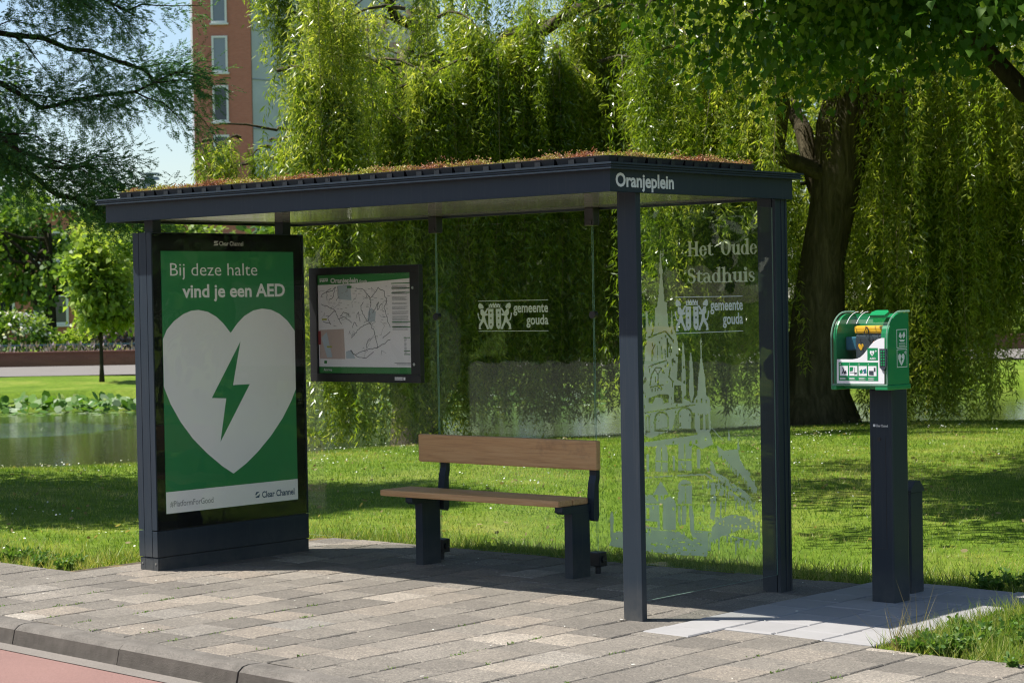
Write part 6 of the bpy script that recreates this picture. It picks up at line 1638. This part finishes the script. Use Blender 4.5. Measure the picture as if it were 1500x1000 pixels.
mb = MB(); wbox(mb, -40, 24, 62.86, 63.24, .40, .45); obj('coping', mb, 'wall_brick', bw)
rl_ = thing('railing', W(-16, 64.5, 0), 'thin blue grey railing above the low brick wall', 'railing')
mb = MB(); wbox(mb, -30, -5, 64.5, 64.54, .60, .65); obj('top_rail', mb, 'rail_blue', rl_)
for i in range(11): mb = MB(); wbox(mb, -29 + i * 2.3, -28.94 + i * 2.3, 64.5, 64.54, -.05, .60); obj('rail_post', mb, 'rail_blue', rl_)
n_ = 1600; P = Wn(N.uniform(-26, -6, n_), N.uniform(63.4, 64.4, n_), 0); P[:, 2] = N.uniform(.1, .62, n_)
tag(leaves('lavender', P, N.normal(0, .3, (n_, 3)) + np.array([0, 0, 1]), .16, .07, 'lance', 'flower_pink', N.random(n_)), 'strip of pale purple flowers behind the brick wall', kind='stuff')

def building(name, label, r0, d0, r1, d1, depth, z1, mat, wins, wmat='window_frame_white', extra=None):
    a, b = W(r0, d0), W(r1, d1); u = (b - a).normalized(); n = Vector((u.y, -u.x, 0))
    if n.dot(Vector((GO.x, GO.y, 0)) - a) < 0: n = -n
    T = thing(name, a, label, 'building'); L_ = (b - a).length
    mb = MB(); mb.prism([(0, -.3), (L_, -.3), (L_, z1), (0, z1)], a - n * depth, u, (0, 0, 1), n * depth)
    # wall mesh uses a frame aligned with the facade so that its courses run level
    wl = obj('wall', mb, mat, T)
    P_ = lambda s, z, o: a + u * s + Vector((0, 0, z)) + n * o
    for (s, z, w_, h_) in wins:
        mb = MB(); f_ = .12
        for (s0, s1, za, zb) in ((s, s + f_, z, z + h_), (s + w_ - f_, s + w_, z, z + h_), (s + f_, s + w_ - f_, z + h_ - f_, z + h_), (s + f_, s + w_ - f_, z, z + f_)):
            mb.prism([(s0, za), (s1, za), (s1, zb), (s0, zb)], a + n * .002, u, (0, 0, 1), n * .09)
        fr = obj('window', mb, wmat, T)
        mb = MB(); mb.face([P_(s + f_, z + f_, .03), P_(s + w_ - f_, z + f_, .03), P_(s + w_ - f_, z + h_ - f_, .03), P_(s + f_, z + h_ - f_, .03)]); obj('pane', mb, 'dark_pane', fr)
        mb = MB(); mb.prism([(s - .08, z - .10), (s + w_ + .08, z - .10), (s + w_ + .08, z - .002), (s - .08, z - .002)], a + n * .002, u, (0, 0, 1), n * .16); obj('sill', mb, wmat, fr)
    return T, a, u, n, L_
wins = [(1.1, 1.0 + k * 2.86, .92, 2.12) for k in range(11)]
building('brick_tower', 'tall red brick tower with a column of narrow windows', -18.2, 120, -14.85, 120, 9, 34, 'red_brick', wins)
T, a, u, n, L_ = building('concrete_block', 'grey concrete stair tower joined to the red brick tower', -14.82, 120.3, -9.0, 126, 6, 33, 'concrete_panel', [])
for k in range(12):
    mb = MB(); z = .6 + k * 2.86; mb.prism([(.0, z), (L_, z), (L_, z + .05), (0, z + .05)], a + n * .002, u, (0, 0, 1), n * .04); obj('floor_joint', mb, 'lead_grey', T)
    mb = MB(); mb.tube([a + u * 2.4 + Vector((0, 0, z + .5)) + n * .02, a + u * 2.4 + Vector((0, 0, z + .5)) + n * .25], .16, 8); obj('wall_lamp', mb, 'lead_grey', T)
T, a, u, n, L_ = building('panelled_block', 'pale block with a patchwork of pink and salmon facade panels behind the willow', -9.2, 124, -4.2, 126, 8, 30, 'concrete_panel', [(3.9, 2 + k * 2.86, .8, 2.2) for k in range(9)])
pm = None
for i in range(9):
    for j in range(24):
        if pm is None:
            mb = MB(); mb.prism([(0, 0), (.385, 0), (.385, .385), (0, .385)], (0, 0, 0), u, (0, 0, 1), n * .03); o = obj('facade_panel', mb, 'facade_panel', org=(0, 0, 0)); pm = o.data
        else: o = link(bpy.data.objects.new('facade_panel', pm))
        o.parent = T; o.location = u * (.15 + i * .40) + n * .003 + Vector((0, 0, 9.5 + j * .40))
lw_ = [(3 + k * 2.6, 1.0 + s * 3.1, 1.7, 1.5) for k in range(9) for s in range(2)]
T, a, u, n, L_ = building('brick_school', 'long low red brick building behind the far trees', -42, 100, -15.2, 102, 8, 6.6, 'red_brick', lw_)
mb = MB(); mb.prism([(-.2, 6.6), (L_ + .2, 6.6), (L_ + .2, 6.85), (-.2, 6.85)], a + n * -8.2, u, (0, 0, 1), n * 8.5); rf = obj('roof', mb, 'lead_grey', T)
mb = MB(); c_ = a + u * (L_ - 2.7) - n * 2; mb.tube([c_ + Vector((0, 0, 6.7)), c_ + Vector((0, 0, 8.1))], .3, 10); mb.tube([c_ + Vector((0, 0, 8.15)), c_ + Vector((0, 0, 8.3))], [.52, .45], 10); mb.tube([c_ + Vector((0, 0, 8.42)), c_ + Vector((0, 0, 8.5))], .5, 10); mb.tube([c_ + Vector((0, 0, 8.1)), c_ + Vector((0, 0, 8.45))], .2, 8); obj('roof_vent', mb, 'lead_grey', rf)

# water lilies along the far bank
for r0, r1, lab in ((-14, -7.9, 'bed of upright water lily leaves at the left of the far bank'), (-7.6, 2, 'bed of water lily leaves along the far bank behind the shelter')):
    LT = thing('water_lilies', W((r0 + r1) / 2, 44.5, -.5), lab, 'water lilies', 'water lilies in the pond')
    n_ = int((r1 - r0) * 100); rr_ = N.uniform(r0, r1, n_); P = Wn(rr_, 45.6 - np.abs(N.normal(0, .7, n_)), 0); P[:, 2] = -.47 + N.random(n_) ** 1.5 * .20
    D = N.normal(0, 1, (n_, 3)); D[:, 2] = np.abs(D[:, 2]) * .6 + .1; nr = N.normal(0, .35, (n_, 3)); nr[:, 2] += 1; nr -= np.array([GF.x, GF.y, 0]) * .5
    o = leaves('lily_leaves', P, D, N.uniform(.15, .26, n_), N.uniform(.14, .22, n_), 'oval', 'lily_leaf', N.random(n_) ** 2.2, LT, nr); o['kind'] = 'stuff'
    n_ = int((r1 - r0) * 34); P = Wn(N.uniform(r0, r1, n_), 44.9 - np.abs(N.normal(0, .8, n_)), -.494); D = N.normal(0, 1, (n_, 3)); D[:, 2] = 0
    o = leaves('floating_pads', P, D, N.uniform(.16, .3, n_), N.uniform(.16, .3, n_), 'oval', 'lily_leaf', N.random(n_), LT, np.tile([0, 0, 1.0], (n_, 1))); o['kind'] = 'stuff'

# ------------------------------------------------------------------ grass, daisies, weeds
def paved(P):
    x, y = P[:, 0], P[:, 1]
    a = (x < -4.42) & (y < -.40 + .05 * np.sin(x * 3) - .0); b = (x >= -4.42) & (x < .2) & (y < 1.86); c = (x >= .2) & (x < 1.4) & (y < 2.06); d = (x >= 1.4) & (y < -.02)
    return a | b | c | d
def scatter(n, rlo, rhi, dlo, dhi, keepf=None):
    r = N.uniform(rlo, rhi, n); d = N.uniform(dlo, dhi, n); P = Wn(r, d, 0); ok = (d < bank(r) - .02) & ~paved(P) & in_view(P, .34)
    P, r, d = P[ok], r[ok], d[ok]; P[:, 2] = hz(r, d, P[:, 0], P[:, 1]); return P, r, d
def edge_dist(P):
    x, y = P[:, 0], P[:, 1]
    e = np.where(x < -4.42, y + .40, np.where(x < .2, np.minimum(np.where(x < -3.6, np.hypot(np.maximum(0, -4.42 - x), 0) + y - 1.86, y - 1.86), 9), np.where(x < 1.4, y - 2.06, np.where(y < 2.06, np.minimum(x - 1.4, y + .02), y + .02))))
    return np.where((x < -4.42), np.minimum(e, np.hypot(np.maximum(0, -4.42 - x), 0) + np.maximum(0, y - 1.86)), e)
P, r, d = scatter(660000, -10, 10, 9.0, 29.8)
clump = .5 + .5 * np.sin(P[:, 0] * 3.1 + np.sin(P[:, 1] * 2.3)) * np.sin(P[:, 1] * 2.7 + P[:, 0])
e = edge_dist(P); fr = np.exp(-np.maximum(e, 0) / .42)
keep = N.random(len(P)) < (.50 + .5 * fr); P, r, d, clump, fr = P[keep], r[keep], d[keep], clump[keep], fr[keep]
m = len(P); L_ = (.020 + .016 * N.random(m) + .010 * clump) * (1 + 2.0 * fr * N.random(m)); wd = .0048 + .0020 * (d - 10) / 10
D = N.normal(0, .5, (m, 3)); D[:, 2] = 1
pat = np.zeros(m)
for f_, w_ in ((.35, .5), (.8, .6), (1.7, .6), (3.6, .5), (7.5, .4)):
    for _ in range(3):
        a_ = N.uniform(0, 6.28); pat += w_ * np.sin(f_ * (P[:, 0] * math.cos(a_) + P[:, 1] * math.sin(a_)) * 2.2 + N.uniform(0, 6.28)) / 3
tn = .42 + .62 * pat + N.normal(0, .22, m) + .14 * fr
tag(leaves('grass', P, D, L_, wd, 'blade', 'grass_blade', tn), 'short green lawn grass', kind='stuff')
# unmown fringe along the paving
P, r, d = scatter(330000, -7.5, 5.5, 8.5, 15.5); e = edge_dist(P); k = (e < .55) & (N.random(len(P)) < .75 * np.exp(-np.abs(e - .12) / .22) + .10); P = P[k]; m = len(P)
D = N.normal(0, .55, (m, 3)); D[:, 2] = 1
ln = (.045 + .105 * N.random(m) ** 2.2) * (1 + .9 * (N.random(m) > .975))
tag(leaves('long_grass', P, D, ln, .0062, 'blade', 'grass_blade', N.normal(.62, .28, m)), 'long unmown grass along the pavement edge', kind='stuff')
k = N.random(m) < np.where(P[:, 0] < -4.2, .42, .22); Pd = P[k]; Dd = N.normal(0, 1, (len(Pd), 3)); Dd[:, 2] = np.abs(Dd[:, 2]) * .35
tag(leaves('dry_grass', Pd, Dd, N.uniform(.04, .11, len(Pd)), .005, 'blade', 'dry_blade', N.random(len(Pd))), 'dry straw between the grass at the pavement edge', kind='stuff')
# brown leaf litter in the lawn
P, r, d = scatter(900, -8, 8, 13, 28); m = len(P); P[:, 2] += .03; D = N.normal(0, 1, (m, 3)); D[:, 2] *= .3
tag(leaves('leaf_litter', P, D, N.uniform(.025, .06, m), N.uniform(.015, .03, m), 'oval', 'dry_blade', N.random(m)), 'scattered dry leaves lying in the lawn', kind='stuff')
# rough grass in the corner by the pale tiles
n_ = 9000; P = np.stack([N.uniform(1.40, 3.4, n_), N.uniform(-.05, 1.5, n_), np.full(n_, -.02)], 1); P = P[(P[:, 0] - 1.4) + (P[:, 1] + .05) * .4 > N.random(n_) * .45]
m = len(P); D = N.normal(0, .6, (m, 3)); D[:, 2] = 1
tag(leaves('rough_grass', P, D, .06 + .13 * N.random(m) ** 2, .0055, 'blade', 'grass_blade', N.normal(.5, .28, m)), 'rough patchy grass in the corner beside the pale tiles', kind='stuff')
# daisies
cs = [(R.uniform(-7, 8), R.uniform(15, 28), R.randint(4, 30), R.uniform(.2, .8)) for _ in range(34)] + [(3.45, 25.4, 60, .35), (-5.5, 15.6, 20, .5), (-1.2, 23.5, 80, 1.3), (-3.2, 23.0, 50, .9)]
P = np.concatenate([Wn(N.normal(a, s, c), N.normal(b, s, c), 0) for a, b, c, s in cs]); q = P[:, :2] - np.array(GO); r, d = q @ np.array(GR), q @ np.array(GF)
ok = ~paved(P) & (d < bank(r)) & (d > 13.5); P = P[ok]; P[:, 2] = hz(r[ok], d[ok], P[:, 0], P[:, 1]) + N.uniform(.045, .075, len(P))
D = N.normal(0, 1, (len(P), 3)); D[:, 2] *= .3; nr = N.normal(0, .3, (len(P), 3)); nr[:, 2] += 1
tag(leaves('daisies', P, D, .019, .019, 'oval', 'flower_white', N.random(len(P)), None, nr), 'small white daisies scattered over the lawn', kind='stuff')
# leafy weeds in the corner by the pale tiles, and tufts at the paving edges
def weeds(name, pts, label, tall):
    P = []; D = []; L_ = []
    for x, y, h in pts:
        for _ in range(7):
            a = R.uniform(0, 6.28); l = h * R.uniform(.5, 1.1); dx, dy = math.cos(a) * l * .5, math.sin(a) * l * .5
            for j in range(11):
                t = j / 10; P.append((x + dx * t, y + dy * t, l * t * (1 - .25 * t))); D.append((dx + R.gauss(0, .6 * h), dy + R.gauss(0, .6 * h), R.gauss(.2, .5) * h)); L_.append(R.uniform(.018, .04))
    P = np.array(P); D = np.array(D)
    return tag(leaves(name, P, D, np.array(L_), np.array(L_) * .5, 'oval', 'weed_leaf', N.normal(.5, .25, len(P))), label, kind='stuff')
pts = []
while len(pts) < 120:
    x, y = R.uniform(1.42, 2.9), R.uniform(-.12, 1.1)
    if y > -.02 + .9 * max(0, 1.75 - x) * 1.0 - .2 and (x - 1.42) + (y + .1) * .55 > .15: pts.append((x, y, R.uniform(.04, .13) * (1.0 if x > 1.7 else .6)))
weeds('corner_weeds', pts, 'leafy green weeds in the corner beside the pale tiles', 1)
pts = [(R.uniform(-6.5, -4.5), R.uniform(-.42, -.1), R.uniform(.03, .08)) for _ in range(70)] + [(R.uniform(.8, 3.0), R.uniform(2.08, 2.5), R.uniform(.04, .12)) for _ in range(110)]
weeds('edge_weeds', pts, 'low weeds along the edges of the paving', 0)
P = []; D = []; L_ = []
for x, y, h in ((1.45, .12, .30), (1.42, .22, .26), (1.50, .05, .22), (1.48, .3, .34), (1.55, .0, .25), (1.62, -.05, .2), (1.40, .35, .2), (1.7, .1, .3)):
    a = R.uniform(0, 6.28)
    for j in range(5): P.append((x, y, -.01)); D.append((math.cos(a) * .6 + R.gauss(0, .5) - .3, math.sin(a) * .6 + R.gauss(0, .5), 1.0)); L_.append(h * R.uniform(.7, 1.1))
tag(leaves('grass_stems', np.array(P), np.array(D), np.array(L_), .005, 'blade', 'dry_blade', N.random(len(P))), 'thin dry grass stalks leaning over the pale tiles', kind='stuff')
# moss and little tufts in the joints, fallen bits on the tiles
P = []
for _ in range(70):
    k = R.randint(-14, 8); x = .2 + .3 * k + R.gauss(0, .006); y = R.uniform(-2.0, -.5); y = max(y, kerb_y(x) + .15)
    for _ in range(R.randint(3, 16)): P.append((x + R.gauss(0, .010), y + R.gauss(0, .03), -.004))
P = np.array(P); D = N.normal(0, .6, P.shape); D[:, 2] = .7
tag(leaves('joint_moss', P, D, N.uniform(.008, .02, len(P)), .006, 'oval', 'weed_leaf', N.normal(.6, .25, len(P))), 'moss and tiny weeds in the paving joints', kind='stuff')
n_ = 90; P = np.stack([N.uniform(-5, 2.4, n_), N.uniform(-1.95, 1.7, n_), np.full(n_, .006)], 1); D = N.normal(0, 1, P.shape); D[:, 2] = .05; nr = np.tile([0, 0, 1.0], (n_, 1)) + N.normal(0, .2, (n_, 3))
tag(leaves('fallen_petals', P, D, N.uniform(.008, .024, n_), N.uniform(.005, .012, n_), 'oval', 'flower_white', N.random(n_), None, nr), 'tiny pale petals and leaf scraps lying on the tiles', kind='stuff')
